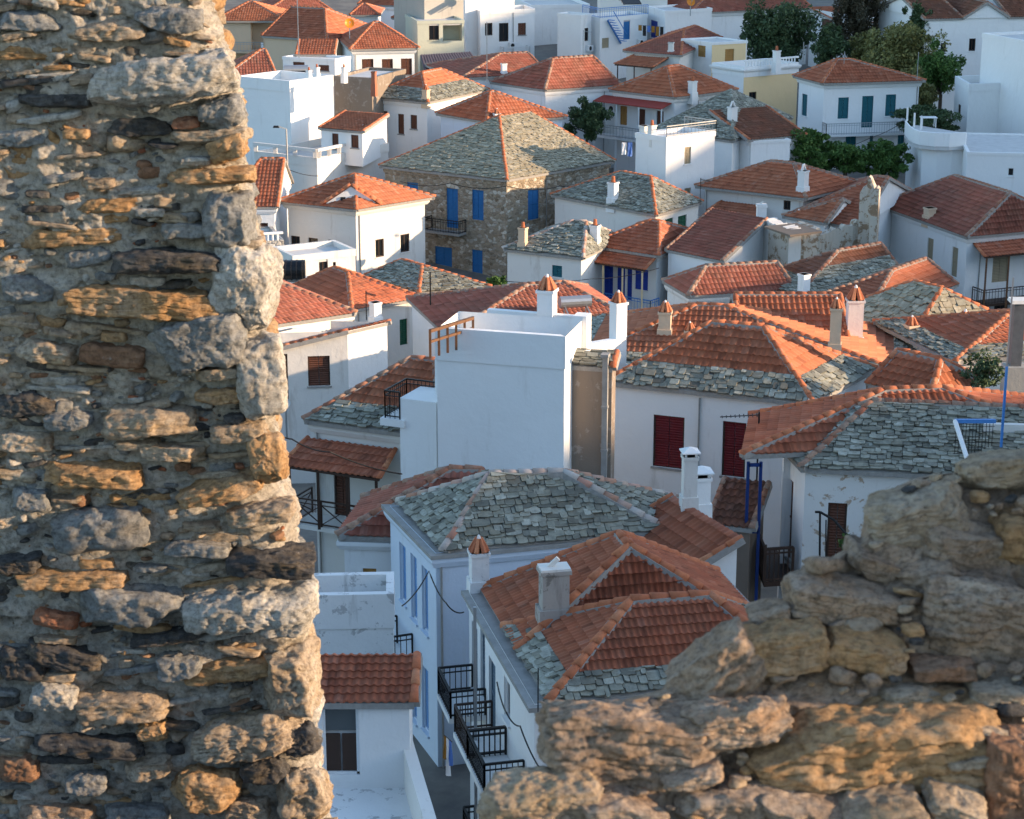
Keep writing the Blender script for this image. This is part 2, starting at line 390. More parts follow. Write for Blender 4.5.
class House:
    def __init__(s, label, L=None, N=None, R=None, B=None, d=None, dh=0, z=None, wall='white', roofs=None, ov=.35, cornice=.0, parapet=.8,
                 wins=(), chim=(), name='house', cat='house', base=None, floor='terrace', group=None, walls=None, bal=(), slab=False, psides=(0, 1, 2, 3)):
        s.z = z if z is not None else CZ - HF(N[1]) + dh
        z = s.z
        n_ = PZ(*N, z)
        l_ = PZ(*L, z) if L else None; r_ = PZ(*R, z) if R else None
        if l_ is None:
            e = (r_ - n_).normalized(); pv = Vector((-e.y, e.x, 0))
            l_ = n_ + pv * d
        if r_ is None:
            e = (l_ - n_).normalized(); pv = Vector((e.y, -e.x, 0))
            if pv.x < 0 and abs(pv.x) > abs(pv.y): pv = -pv
            if pv.y < 0 and abs(pv.y) > abs(pv.x): pv = -pv
            r_ = n_ + pv * d
        ang = math.degrees((l_ - n_).angle(r_ - n_))
        if B: b_ = PZ(*B, z)
        else:
            if L and R and (ang < 72 or ang > 108):
                a = l_ - n_; b = r_ - n_; fix = (min(max(ang, 72), 108) - ang)
                if a.length > b.length: b = Matrix.Rotation(-R_(fix), 3, 'Z') @ b
                else: a = Matrix.Rotation(R_(fix), 3, 'Z') @ a
                l_ = n_ + a; r_ = n_ + b
            b_ = l_ + r_ - n_
        s.q = [n_, l_, b_, r_]; s.D = n_.y; s.label = label
        s.lod = 0 if s.D < 62 else (1 if s.D < 100 else 2)
        c = (n_ + b_) / 2
        g = min(GZ(p.y) for p in s.q) - .3 if base is None else base
        s.base = g
        s.root = thing(name, label, cat, (c.x, c.y, g), group)
        print('%-52s D%5.1f z%5.1f NL%5.1f NR%5.1f ang%4.0f' % (label[:52], s.D, z, (l_ - n_).length, (r_ - n_).length, ang), end='')
        s.wallmat = wall; s.polys = []; s.tops = {}
        s.w = inset(s.q, ov if roofs else 0.02); s.topz = [z] * 4
        mono = roofs[0].get('mono') if roofs else None
        if mono:
            axis, low, rise = mono; s.mono = mono
            s.cz = lambda a, b: z + rise * (abs((a if axis == 's' else b) - low) - abs(0 - low))
        else: s.cz = lambda a, b: z
        s.psides = psides
        if roofs: s.roofs(roofs)
        else: s.flatroof(parapet, floor)
        s.cutwalls(wins, walls or {})
        if cornice: s.cornice(cornice)
        if slab:
            sm = MB(); sm.prism([(p.x, p.y, z - .16) for p in s.q], [(p.x, p.y, z - .04) for p in s.q]); sm.build('eaves_slab', 'concrete', s.root)
        for w in wins: s.window(*w)
        for cdef in chim: s.chimney(*cdef)
        for bdef in bal: s.balcony(*bdef)
        print()
    def c(s, a, b):
        N, L, B, Rr = s.q
        return N * ((1 - a) * (1 - b)) + L * (a * (1 - b)) + Rr * ((1 - a) * b) + B * (a * b)
    def st(s, p):
        N, L, B, Rr = s.q; a, b = .5, .5
        for _ in range(12):
            f = s.c(a, b) - p; da = (s.c(a + .01, b) - s.c(a, b)) / .01; db = (s.c(a, b + .01) - s.c(a, b)) / .01
            det = da.x * db.y - da.y * db.x; a -= (f.x * db.y - f.y * db.x) / det; b -= (da.x * f.y - da.y * f.x) / det
        return a, b
    def roofs(s, roofs):
        tl_v = []; tl_f = []; tl_u = []; nv = 0; sm = MB(); rm = MB(); mo = MB(); deck = MB(); gab = MB(); tilem = 'tile'; slm = 'slate'; rdm = 'ridge'
        for rf in roofs:
            mat = rf.get('mat', 'tile'); band = rf.get('band', 0); tilem = rf.get('tmat', tilem); slm = rf.get('smat', slm); rdm = rf.get('rmat', rdm)
            s0, s1, t0, t1 = rf.get('rect', (0, 1, 0, 1)); hp = rf.get('hp', 0)
            C = lambda a, b: Vector((*s.c(a, b).xy, s.cz(a, b) + hp))
            if rf.get('mono'):
                q = [C(0, 0), C(1, 0), C(1, 1), C(0, 1)]; ax, low, rise = rf['mono']
                k = {('s', 0): (3, 0, 1, 2), ('s', 1): (1, 2, 3, 0), ('t', 0): (0, 1, 2, 3), ('t', 1): (2, 3, 0, 1)}[(ax, low)]
                # face ordered so that the first edge is the low one
                k = {('s', 0): (0, 3, 2, 1), ('s', 1): (1, 2, 3, 0), ('t', 0): (0, 1, 2, 3), ('t', 1): (3, 2, 1, 0)}[(ax, low)]
                faces = [[q[i] for i in k]]; caps = []
                ff = faces[0]; caps = [(ff[0], ff[3]), (ff[1], ff[2])]
            else:
                ax = rf.get('axis', 'T'); pts = rf['r']; out = []
                mid = rf.get('at', .5)
                for pt in pts:
                    if ax == 'T':
                        sm_ = s0 + (s1 - s0) * mid; a, b = s.c(sm_, 0), s.c(sm_, 1); lo, hi = t0, t1
                    else:
                        tm = t0 + (t1 - t0) * mid; a, b = s.c(0, tm), s.c(1, tm); lo, hi = s0, s1
                    if pt == 'lo': k = lo
                    elif pt == 'hi': k = hi
                    elif isinstance(pt, (int, float)): k = pt
                    else:
                        h = PV(pt[0], pt[1], a, b); k = (h - a).xy.dot((b - a).xy) / (b - a).xy.length_squared
                    k = min(max(k, lo), hi); p = a.lerp(b, k)
                    zz = PY(pt[0], pt[1], p.y).z if isinstance(pt, tuple) else None
                    out.append([p, zz])
                zs = [o[1] for o in out if o[1] is not None]; zz = rf['rz'] + s.z if 'rz' in rf else (sum(zs) / len(zs) if zs else s.z + 1.5)
                wdt = (s.c(s0, .5) - s.c(s1, .5)).length if ax == 'T' else (s.c(.5, t0) - s.c(.5, t1)).length
                mn, mx = .13 * wdt, rf.get('mx', .30) * wdt; z2 = s.z + hp + min(max(zz - s.z - hp, mn), mx)
                print(' | rise %.1f/%.1f->%.1f' % (zz - s.z - hp, wdt / 2, z2 - s.z - hp), end='')
                ps = [Vector((*o[0].xy, z2)) for o in out]
                r1, r2 = ps[0], ps[-1]
                if ax == 'T':
                    faces = [[C(s0, t0), C(s0, t1), r2, r1], [C(s1, t0), C(s0, t0), r1], [C(s1, t1), C(s1, t0), r1, r2], [C(s0, t1), C(s1, t1), r2]]
                    hips = [(C(s0, t0), r1), (C(s1, t0), r1), (C(s0, t1), r2), (C(s1, t1), r2), (r1, r2)]
                else:
                    faces = [[C(s1, t0), C(s0, t0), r1, r2], [C(s0, t0), C(s0, t1), r1], [C(s0, t1), C(s1, t1), r2, r1], [C(s1, t1), C(s1, t0), r2]]
                    hips = [(C(s0, t0), r1), (C(s0, t1), r1), (C(s1, t0), r2), (C(s1, t1), r2), (r1, r2)]
                if (r1 - r2).length < .25:
                    for f in faces:
                        if len(f) == 4: f.pop()
                caps = hips
            for f in faces:
                O, U, V, N, uv = plane_uv(f)
                if abs(N.z) < .25:
                    gab.poly([p - UP * .02 for p in f]); continue
                s.polys.append(f)
                deck.prism([p - UP * .16 for p in f], [p - UP * .015 for p in f])
                hb = band if (mat == 'mix') else (0 if mat == 'tile' else 99)
                if mat in ('tile', 'mix'):
                    r_ = tile_surface(f, hb, 99, s.lod, **rf.get('tk', {}))
                    if r_:
                        tl_v.append(r_[0]); tl_f.append(r_[1] + nv); tl_u.append(r_[2]); nv += len(r_[0])
                if mat in ('slate', 'mix'): slate_surface(sm, f, -.05, hb, s.lod, **rf.get('sk', {}))
            if rf.get('mono'):
                extra = []
                for a, b in caps: k1 = MB(); k2 = MB(); ridge_caps(k1, k2, a, b, .11); extra.append((k1, k2))
                rf['_x'] = extra
            else:
                for a, b in caps: ridge_caps(rm, mo, a, b, rf.get('rr', .12 if s.lod else .13))
        rb = deck.build('roof', s.deckmat(), s.root)
        if tl_v: mkobj('roof_tiles', np.concatenate(tl_v), np.concatenate(tl_f), tilem, s.root, rb, False, np.concatenate(tl_u))
        if sm.v: sm.build('roof_slates', slm, s.root, rb)
        for rf in roofs:
            for k1, k2 in rf.get('_x', ()): k1.build('edge_tiles', rdm, s.root, rb, True); k2.build('edge_mortar', 'mortar', s.root, rb)
        if rm.v: rm.build('ridge_tiles', rdm, s.root, rb, True)
        mo.v and mo.build('ridge_mortar', 'mortar', s.root, rb)
        if gab.v: gab.build('gable', s.wallmat, s.root)
    def deckmat(s): return 'mortar'
    def flatroof(s, ph, floor):
        o = s.q; i = inset(s.q, .22); z = s.z; s.pfl = ph
        m = MB(); zi = z - ph
        for k in s.psides:
            a, b, c_, d_ = o[k], o[(k + 1) % 4], i[(k + 1) % 4], i[k]
            m.prism([(p.x, p.y, zi - .1) for p in (a, b, c_, d_)], [(p.x, p.y, z) for p in (a, b, c_, d_)])
        m.build('parapet', s.wallmat, s.root)
        f = MB(); ii = inset(s.q, .1); f.prism([(p.x, p.y, zi - .25) for p in ii], [(p.x, p.y, zi) for p in ii]); f.build('terrace_floor', floor, s.root)
        s.polys.append([Vector((p.x, p.y, zi)) for p in o]); s.w = inset(s.q, .04)
    def side(s, face):
        N, L, B, Rr = s.w
        return {'L': (N, L), 'R': (N, Rr), 'B': (L, B), 'S': (Rr, B)}[face]
    def frame(s, face):
        a, b = s.side(face); a = Vector((a.x, a.y, 0)); b = Vector((b.x, b.y, 0)); e = (b - a).normalized(); n = Vector((-e.y, e.x, 0))
        c = sum((Vector((p.x, p.y, 0)) for p in s.w), Vector()) / 4
        if n.dot(a - c) < 0: n = -n
        return a, e, n, (b - a).length
    def rect(s, face, x0, y0, x1, y1):
        a, e, n, L = s.frame(face); ym = (y0 + y1) / 2; xm = (x0 + x1) / 2
        p = PV(x0, ym, a, a + e); q = PV(x1, ym, a, a + e); s0, s1 = sorted(((p - a).dot(e), (q - a).dot(e)))
        t = PV(xm, y0, a, a + e).z; b = PV(xm, y1, a, a + e).z
        return s0, s1, b, t
    def cutwalls(s, wins, walls):
        bym = {}
        for face in 'LRBS':
            a, e, n, L = s.frame(face); z0 = s.base; z1 = s.z - .02 - (s.pfl if face != 'L' and len(s.psides) == 1 else 0); op = []
            for w in wins:
                if w[0] != face: continue
                r = s.rect(*w[:5])
                if r[0] < .05 or r[1] > L - .05: print('  !win out %s %s %.1f-%.1f of %.1f' % (s.label[:20], face, r[0], r[1], L), end='')
                s0 = max(.05, r[0]); s1 = min(L - .05, r[1]); zt = min(r[3], z1 - .05); zb = max(r[2], z0 + .1)
                if s1 - s0 > .1 and zt - zb > .1: op.append((s0, s1, zb, zt, w[5]))
            xs = sorted({0, L, *[v for o in op for v in o[:2]]}); zs = sorted({z0, z1, *[v for o in op for v in o[2:4]]})
            m = MB(); P = lambda u, z, dd=0: tuple((a + e * u - n * dd).xy) + (z,)
            for i in range(len(xs) - 1):
                for j in range(len(zs) - 1):
                    xm, zm = (xs[i] + xs[i + 1]) / 2, (zs[j] + zs[j + 1]) / 2
                    if any(o[0] < xm < o[1] and o[2] < zm < o[3] for o in op): continue
                    m.poly([P(xs[i], zs[j]), P(xs[i + 1], zs[j]), P(xs[i + 1], zs[j + 1]), P(xs[i], zs[j + 1])])
            for (u0, u1, b, t, kk) in op:
                dd = 1.6 if kk == 'loggia' else .2
                for A, Bq in (((u0, b), (u1, b)), ((u1, b), (u1, t)), ((u1, t), (u0, t)), ((u0, t), (u0, b))):
                    m.poly([P(*A), P(*Bq), P(*Bq, dd), P(*A, dd)])
                m.poly([P(u0, b, dd), P(u1, b, dd), P(u1, t, dd), P(u0, t, dd)])
            # sloping top under a single pitched roof
            st0 = s.st(a); st1 = s.st(a + e * L); za = s.cz(*st0) - .05; zb = s.cz(*st1) - .05
            if max(za, zb) > z1 + .06: m.poly([P(0, z1), P(L, z1), P(L, max(zb, z1)), P(0, max(za, z1))])
            bym.setdefault(walls.get(face, s.wallmat), []).append(m)
        for mt, ms in bym.items():
            k = MB()
            for m in ms: k.add(m.v, m.f)
            k.build('wall', mt, s.root)
    def cornice(s, w):
        o = inset(s.w, -w); i = inset(s.w, -.01); m = MB()
        for k in range(4):
            a, b, c_, d_ = o[k], o[(k + 1) % 4], i[(k + 1) % 4], i[k]
            zt = s.z - .18
            m.prism([(p.x, p.y, zt - .28) for p in (a.lerp(d_, .5), b.lerp(c_, .5), c_, d_)], [(p.x, p.y, zt - .12) for p in (a, b, c_, d_)])
            m.prism([(p.x, p.y, zt - .12) for p in (a, b, c_, d_)], [(p.x, p.y, zt) for p in (a, b, c_, d_)])
        m.build('cornice', 'white' if s.wallmat in ('white', 'white_clean', 'stained') else s.wallmat, s.root)
    def window(s, face, x0, y0, x1, y1, kind):
        a, e, n, L = s.frame(face); s0, s1, b, t = s.rect(face, x0, y0, x1, y1)
        s0 = max(.05, s0); s1 = min(L - .05, s1); t = min(t, s.z - .07)
        if s1 - s0 < .1 or kind == 'loggia': return
        door = kind.startswith('d_'); k = kind[2:] if door else kind
        fm = MB(); fw = min(.07, (s1 - s0) * .12); dp = -.12
        for q in ((s0, s0 + fw, b, t), (s1 - fw, s1, b, t), (s0, s1, t - fw, t), (s0, s1, b, b + fw * .8)): wbox(fm, a, e, n, *q, dp - .04, dp + .05)
        fmat = {'glass': 'paint_white', 'dark': 'wood_dark', 'wood': 'wood_gold', 'niche': 'paleblue'}.get(k, 'wood_dark' if k in ('brown', 'red') else 'paint_white')
        if k in MATS_SH: fmat = 'sh_' + k
        fo = fm.build('door' if door else 'window', fmat, s.root)
        pm = MB(); mid = (s0 + s1) / 2
        if k in ('glass', 'dark'):
            wbox(pm, a, e, n, s0 + fw, s1 - fw, b + fw, t - fw, dp - .02, dp)
            pm.build('pane', 'glass', s.root, fo)
            if s.lod < 2 or s1 - s0 > .5:
                bm = MB(); wbox(bm, a, e, n, mid - .02, mid + .02, b + fw, t - fw, dp, dp + .03); bm.build('glazing_bar', fmat, s.root, fo)
        elif k == 'glazed':
            zm = b + (t - b) * .58
            wbox(pm, a, e, n, s0 + fw, s1 - fw, zm + .04, t - fw, dp - .02, dp); pm.build('pane', 'metal_glass', s.root, fo)
            for q0, q1 in ((s0 + fw, mid - .02), (mid + .02, s1 - fw)):
                bm = MB(); wbox(bm, a, e, n, q0, q1, b + fw, zm - .04, dp - .02, dp + .02); bm.build('panel', 'wood_dark', s.root, fo)
        elif k == 'wood':
            wbox(pm, a, e, n, s0 + fw, s1 - fw, b + fw, t - fw, dp - .02, dp + .02); pm.build('panel', 'wood_gold', s.root, fo)
        elif k == 'niche':
            wbox(pm, a, e, n, s0 + fw, s1 - fw, b + fw, t - fw, dp - .02, dp + .01); pm.build('shutter', 'sh_lightblue', s.root, fo)
        else:
            for q0, q1 in ((s0 + fw * .6, mid - .012), (mid + .012, s1 - fw * .6)):
                pm = MB(); st = .06
                wbox(pm, a, e, n, q0, q1, b + fw * .5, t - fw * .5, dp - .01, dp + .03)
                for z_ in (b + fw * .5, (b + t) / 2, t - fw * .5 - .07): wbox(pm, a, e, n, q0, q1, z_, z_ + .07, dp, dp + .055)
                pm.build('shutter', 'sh_' + k, s.root, fo)
        if not door:
            sm = MB(); wbox(sm, a, e, n, s0 - .06, s1 + .06, b - .07, b - .002, -.1, .07); sm.build('sill', 'concrete' if k in ('red', 'brown') else s.wallmat, s.root, fo)
    def hit(s, px, py):
        d = ray(px, py); best = None; o = Vector((0, 0, CZ))
        for f in s.polys:
            O, U, V, N, uv = plane_uv(f)
            dn = d.dot(N)
            if abs(dn) < 1e-6: continue
            k = (O - o).dot(N) / dn; p = o + d * k; q = ((p - O).dot(U), (p - O).dot(V)); ins = True; sg = 0
            for i in range(len(uv)):
                (a, b), (c_, e) = uv[i], uv[(i + 1) % len(uv)]
                cr = (c_ - a) * (q[1] - b) - (e - b) * (q[0] - a)
                if abs(cr) < 1e-9: continue
                if sg == 0: sg = cr > 0
                elif (cr > 0) != sg: ins = False; break
            if ins and k > 0 and (best is None or k < best[0]): best = (k, p)
        return best[1] if best else None
    def chimney(s, xc, yb, wpx, yt, cap='tile', mat='white', ratio=1.0, Y=None):
        p = s.hit(xc, yb)
        if p is None:
            p = PZ(xc, yb, s.z); print('  !chim miss %d,%d' % (xc, yb), end='')
        e = (s.q[3] - s.q[0]).normalized(); n = Vector((-e.y, e.x, 0)); hw = wpx / F * math.hypot(p.y, CZ - p.z) / 2 / 1.25
        c = Vector((p.x, p.y, 0)) + Vector((0, hw * .6, 0)); zt = PY(xc, yt, c.y).z
        chimney_geo(s.root, c, e, n, hw, hw * ratio, p.z - .6, zt, cap, mat)
    def balcony(s, face, x0, x1, ys, depth=.9, mat='iron', hgt=.9, slab='white', cross=False, sp=.16, zb=None, w=.016):
        a, e, n, L = s.frame(face)
        p = PV(x0, ys, a, a + e); q = PV(x1, ys, a, a + e); z = (p.z + q.z) / 2 if zb is None else zb
        if x1 < 20: p = a + e * x0; q = a + e * x1; z = zb
        elif zb is not None:
            p = PZ(x0, ys, zb); q = PZ(x1, ys, zb)
        u0, u1 = sorted(((p - a).dot(e), (q - a).dot(e)))
        print(' |bal %s u%.1f-%.1f z%.1f L%.1f' % (face, u0, u1, z, L), end='')
        m = MB(); wbox(m, a, e, n, u0, u1, z - .16, z, .005, depth); bo = m.build('balcony', slab, s.root)
        P = lambda u, d: Vector((*(a + e * u + n * d).xy, z))
        r = MB()
        for A, B in (((u0, .02), (u0, depth - .05)), ((u0, depth - .05), (u1, depth - .05)), ((u1, depth - .05), (u1, .02))): railing(r, P(*A), P(*B), hgt, sp, w, True, cross)
        r.build('railing', mat, s.root, bo)
        return z
R_ = math.radians
MATS_SH = ('blue', 'navy', 'teal', 'green', 'lightblue', 'greyblue', 'tan', 'ochre', 'greygreen')
def chimney_geo(root, c, e, n, hw, hd, z0, zt, cap, mat):
    H = zt - z0; m = MB()
    capH = {'tile': hw * 1.9, 'white': hw * 1.6, 'pots': hw * 1.5, 'box': .1, 'hood': hw * 1.3, 'broken': hw * .5}[cap]
    zb = zt - capH
    m.box(c, e, n, hw, hd, z0, zb)
    m.box(c, e, n, hw * 1.28, hd * 1.28, z0, z0 + .6 + min(.35, (zb - z0 - .6) * .25), .95)
    m.box(c, e, n, hw * 1.16, hd * 1.16, zb - .1, zb)
    o = m.build('chimney', mat, root)
    k = MB()
    if cap == 'tile':
        for sx, sy in ((1, 0), (-1, 0), (0, 1), (0, -1)):
            for j in (-.45, .45):
                b0 = c + e * (sx * hw * .9 + (j * hw if sx == 0 else 0)) + n * (sy * hd * .9 + (j * hd if sy == 0 else 0)); t0 = c + e * (sx * hw * .22 + (j * .3 * hw if sx == 0 else 0)) + n * (sy * hd * .22 + (j * .3 * hd if sy == 0 else 0))
                if (sx or sy) : k.bar(Vector((b0.x, b0.y, zb)), Vector((t0.x, t0.y, zb + capH * .8)), hw * .33, hw * .24, 5)
        k.build('chimney_cap', 'ridge', root, o)
        k2 = MB(); k2.bar(Vector((c.x, c.y, zb + capH * .72)), Vector((c.x, c.y, zb + capH * 1.0)), hw * .3, hw * .12, 8); k2.build('chimney_finial', 'white', root, o)
    elif cap == 'white':
        for sx in (-1, 1):
            b0 = c + e * sx * hw * .75; k.bar(Vector((b0.x, b0.y, zb)), Vector((c.x + e.x * sx * .1 * hw, c.y + e.y * sx * .1 * hw, zb + capH)), hw * .3, hw * .25, 6)
        k.build('chimney_cap', 'white', root, o)
    elif cap == 'hood':
        for sx in (-1, 1):
            for sy in (-1, 1):
                b0 = c + e * sx * hw * .75 + n * sy * hd * .75; k.bar(Vector((b0.x, b0.y, zb)), Vector((b0.x, b0.y, zb + capH * .45)), hw * .14)
        k.box(c, e, n, hw * 1.35, hd * 1.35, zb + capH * .42, zb + capH * .55); k.box(c, e, n, hw * 1.3, hd * 1.3, zb + capH * .55, zb + capH, .12)
        k.build('chimney_cap', 'white', root, o)
    elif cap == 'pots':
        k.bar(Vector((c.x, c.y, zb)), Vector((c.x, c.y, zt)), hw * .55, hw * .4, 10); k.build('chimney_pot', 'ridge', root, o)
    elif cap == 'broken':
        k.box(c, e, n, hw * 1.1, hd * 1.1, zb, zb + .06); k.bar(Vector((c.x - hw * .5 * e.x, c.y, zb)), Vector((c.x + hw * .3 * e.x, c.y, zt + .1)), hw * .16)
        k.build('chimney_cap', 'white_old', root, o)
HS = {}
def Hs(key, *a, **k):
    HS[key] = House(*a, **k); return HS[key]
# ---------------- nearest row
Hs('a', 'near white house with red hip roof and dark stacked balconies over the alley', L=(461, 589), N=(529, 707), R=(826, 682), wall='white', ov=.18, slab=True,
   roofs=[dict(rect=(.42, .98, .07, .97), axis='S', at=.5, r=[(629, 551), (619, 531)], mat='tile', tk=dict(rh=.3, cw=.17), tmat='tile', rmat='ridge'),
          dict(rect=(.02, .62, .07, .97), axis='T', at=.53, r=[(632, 591), (709, 592)], mat='mix', band=.75, tmat='tile', tk=dict(rh=.3, cw=.17), sk=dict(ex=.16, wd=(.16, .4)))],
   wins=[('L', 472, 625, 477.5, 690, 'greyblue'), ('L', 480.5, 632, 485, 700, 'greyblue'), ('L', 489, 661, 495.5, 733, 'd_greyblue'), ('L', 504, 680, 510, 720, 'glass')],
   chim=[(554, 622, 34, 562, 'broken', 'chimney_old', .7), (479, 590, 22, 535, 'tile', 'stained')],
   bal=[('L', 1.0, 2.9, 772, 1.05, 'iron', .75, 'white', False, .13, 4.2), ('L', 2.95, 4.5, 742, 1.05, 'iron_brown', .75, 'white', False, .13, 4.2), ('L', 5.3, 6.9, 708, 1.0, 'iron', .75, 'white', False, .14, 4.2), ('L', .8, 4.2, 819, .9, 'iron', .75, 'white', False, .13, 1.4)])
Hs('a2', 'small white annex with single red tiled slope carrying a pair of white chimneys', N=(688, 572), R=(742, 570), L=(622, 528), z=6.6, wall='white', ov=.1,
   roofs=[dict(mono=('t', 0, .95), mat='tile')], chim=[(689, 508, 17, 447, 'hood', 'white_old'), (701, 512, 20, 466, 'hood', 'white_clean')])
Hs('b', 'white house with blue shutters under broad grey stone slab hip roof with cornice', L=(381, 503), N=(431, 555), R=(667, 533), B=(684, 501), wall='paleblue', ov=.2, cornice=.15, slab=True,
   roofs=[dict(axis='T', rect=(.04, 1, .06, 1), mx=.42, r=[(490, 472), (563, 468)], mat='slate', rmat='ridge_pale', smat='slate')],
   wins=[('L', 399.8, 545, 406, 602, 'niche'), ('L', 411, 556, 417, 620, 'niche'), ('L', 422, 568, 428, 632, 'niche'), ('L', 411, 662, 416.5, 720, 'niche'), ('L', 422, 668, 428.5, 731, 'niche')],
   bal=[('L', 398, 413, 652, .8, 'iron', .9, 'white', False, .15)])
Hs('c', 'white house with long red tiled roof squeezed behind the slab roof with blue shutters', L=(364, 498), N=(338, 536), R=(470, 540), dh=-1.25, wall='white', ov=.15, cornice=.2,
   roofs=[dict(axis='T', at=.6, mx=.42, r=[(450, 470), (514, 468)], mat='tile', tmat='tile_dull', rmat='ridge_old')],
   wins=[('R', 363, 568.5, 376.5, 595, 'd_wood')])
Hs('d', 'roof terrace block with stained bare white wall above the tiled shed', N=(292, 596), R=(394, 594), d=1.7, z=27 - 51 * .396 - .1, wall='stained', parapet=.9)
Hs('e', 'small white shed with red lean to roof and brown glazed door beside the left ruin', N=(300, 703), R=(414, 703), d=1.6, z=7.25, wall='white', ov=.12,
   roofs=[dict(mono=('s', 0, .5), mat='tile', tk=dict(rh=.26, cw=.2))], wins=[('R', 322.5, 704, 359, 775, 'd_glazed')], base=4.6)
# ---------------- second row
Hs('g', 'white house with timber porch balcony left of the blank white block', L=(304, 420), N=(440, 438), d=6.2, wall='white_old', ov=.25, cornice=.15,
   roofs=[dict(axis='S', at=.5, r=[(436, 368), (412, 364)], mat='mix', band=1.1, tmat='tile_bright', rmat='ridge_old', rz=1.75)],
   wins=[('L', 334, 463, 350, 516, 'd_brown')])
Hs('h', 'tall blank white block with chimneys and roof terrace in the middle of town', L=(435, 327.5), N=(565.5, 336.5), d=2.6, z=11.0, wall='white_clean', parapet=1.0, psides=(0,))
Hs('j0', 'narrow bare brown house with slab topped roof right against the blank white block', N=(566, 365), R=(612.5, 368), d=.7, z=9.75, wall='brown_render', ov=.02, roofs=[dict(mono=('s', 0, .35), mat='slate')])
Hs('i', 'white house with dark red shutters under a tiled hip roof with stone slab skirt', L=(606, 382), N=(813, 403), R=(875, 369), wall='white', ov=.22,
   roofs=[dict(axis='S', r=[(763, 326), (712, 324.5)], mx=.37, mat='mix', band=1.15, tmat='tile_bright', tk=dict(amp=.055, cw=.27), sk=dict(ex=.19))],
   wins=[('L', 653, 416, 684, 468, 'red'), ('L', 722, 422, 745.5, 477, 'red')])
Hs('j', 'tiled roof house with bare brown side wall behind the house with dark red shutters', N=(566, 364), R=(917, 379), d=8, dh=-.6, wall='brown_render', ov=.1,
   roofs=[dict(axis='T', r=[(697, 308), (724, 304)], mat='mix', band=.9, tmat='tile_bright')],
   chim=[(665, 335, 15, 300, 'tile', 'beige'), (690, 333, 12, 321, 'tile', 'beige'), (835, 352, 14, 297, 'tile', 'beige')])
Hs('k', 'low house with plain orange tiled gable roof between tiled chimneys', N=(742, 352), R=(850, 352), d=6.5, z=5.4, wall='white', roofs=[dict(axis='T', r=['lo', 'hi'], rz=1.7, mat='tile', tmat='tile_bright')],
   chim=[(854, 345, 19, 285, 'tile', 'white_old')])
Hs('m', 'house under big sunlit stone slab hip roof edged in orange ridge tiles', L=(805, 321), N=(905, 350), R=(1040, 337), dh=-.3, wall='white_old', ov=.3,
   roofs=[dict(axis='S', r=[(942, 283.5), (914.5, 271)], mat='slate', smat='slate_lichen', sk=dict(ex=.2))],
   chim=[(911, 350, 13, 315, 'tile', 'beige'), (964, 352, 18, 309, 'tile', 'white')])
Hs('n', 'small house with bright orange tiled hip roof below the sunlit slab roof', L=(868, 384), N=(930, 398), R=(985, 382), wall='white', ov=.2,
   roofs=[dict(axis='S', r=[(941, 345), (892, 353)], mat='tile', tmat='tile_bright', tk=dict(cw=.3, amp=.07))])
Hs('o', 'low house at the right edge with slab skirted red roof behind grey chimney', N=(955, 362), R=(1065, 352), d=7, wall='white_old', roofs=[dict(axis='T', r=[(1010, 333), 'hi'], mat='mix', band=1.0)])
Hs('q', 'house with long red tiled roof behind stone slabs, its corner held by blue porch posts', L=(766, 417), N=(742, 455), R=(1080, 440), z=7.15, wall='white', ov=1.3,
   roofs=[dict(axis='T', at=.5, r=[(885, 380), (941, 381)], mat='tile', tmat='tile')])
Hs('p', 'weathered peeling white house with grey slab roof above the right rocks', L=(769, 441), N=(801, 468), R=(1065, 481), z=6.8, wall='peeling', ov=.2,
   roofs=[dict(axis='T', at=.93, r=[(873, 403), 'hi'], rz=1.55, mx=.6, mat='slate', rmat='ridge_old', sk=dict(ex=.13, wd=(.2, .5)))],
   wins=[('L', 779, 470, 784, 551, 'brown'), ('L', 787, 478, 792, 560, 'brown'), ('R', 827, 503, 846, 562, 'd_brown')],
   chim=[(808, 425, 11, 399, 'tile', 'mortar')], walls={'L': 'white'})
Hs('s', 'white block with brown shutters, sunlit side wall and single red tiled slope', L=(272, 333), N=(348, 331), R=(391, 321.5), B=(330, 320), dh=.6, wall='white_old', ov=.08, walls={'R': 'white'},
   roofs=[dict(mono=('s', 1, .75), mat='tile', tmat='tile')], wins=[('L', 308, 356, 330, 386, 'brown'), ('L', 280, 354, 288, 400, 'd_brown')])
# ---------------- third row
Hs('t2', 'house with red tiled hip roof, narrow slab skirt and green door', L=(292, 287), N=(352, 310), R=(421, 298), wall='beige', ov=.3, walls={'R': 'white_old'},
   roofs=[dict(axis='S', r=[(347.7, 271), (334, 270)], mat='tile', tmat='tile', rect=(0, 1, 0, 1))], wins=[('R', 399.8, 319, 407.5, 345, 'd_green')],
   chim=[(375.5, 322, 11, 300, 'box', 'white')])
Hs('t1', 'long house with dull red tiled roof reaching behind the left ruin', N=(170, 340), R=(356, 313), d=8, wall='white', ov=.3, cornice=.25,
   roofs=[dict(axis='T', r=[(205, 283), (262, 279)], mat='tile', tmat='tile_dull', rmat='ridge_old')])
Hs('u', 'white house with pale cornice under small grey slab hip roof below the stone mansion', L=(365, 276), N=(419, 293), R=(492.5, 288.5), wall='white_clean', ov=.3, cornice=.28,
   roofs=[dict(axis='S', r=[(422, 264), (402, 262.8)], mat='slate')])
Hs('bd', 'white house with large dark red hip roof and silver water heater behind the blank block', N=(448, 337), R=(640, 323), d=8, dh=-.8, wall='white', ov=.2,
   roofs=[dict(axis='T', r=[(528, 287), (562, 281)], mat='tile', tmat='tile_dull', rmat='ridge_old')])
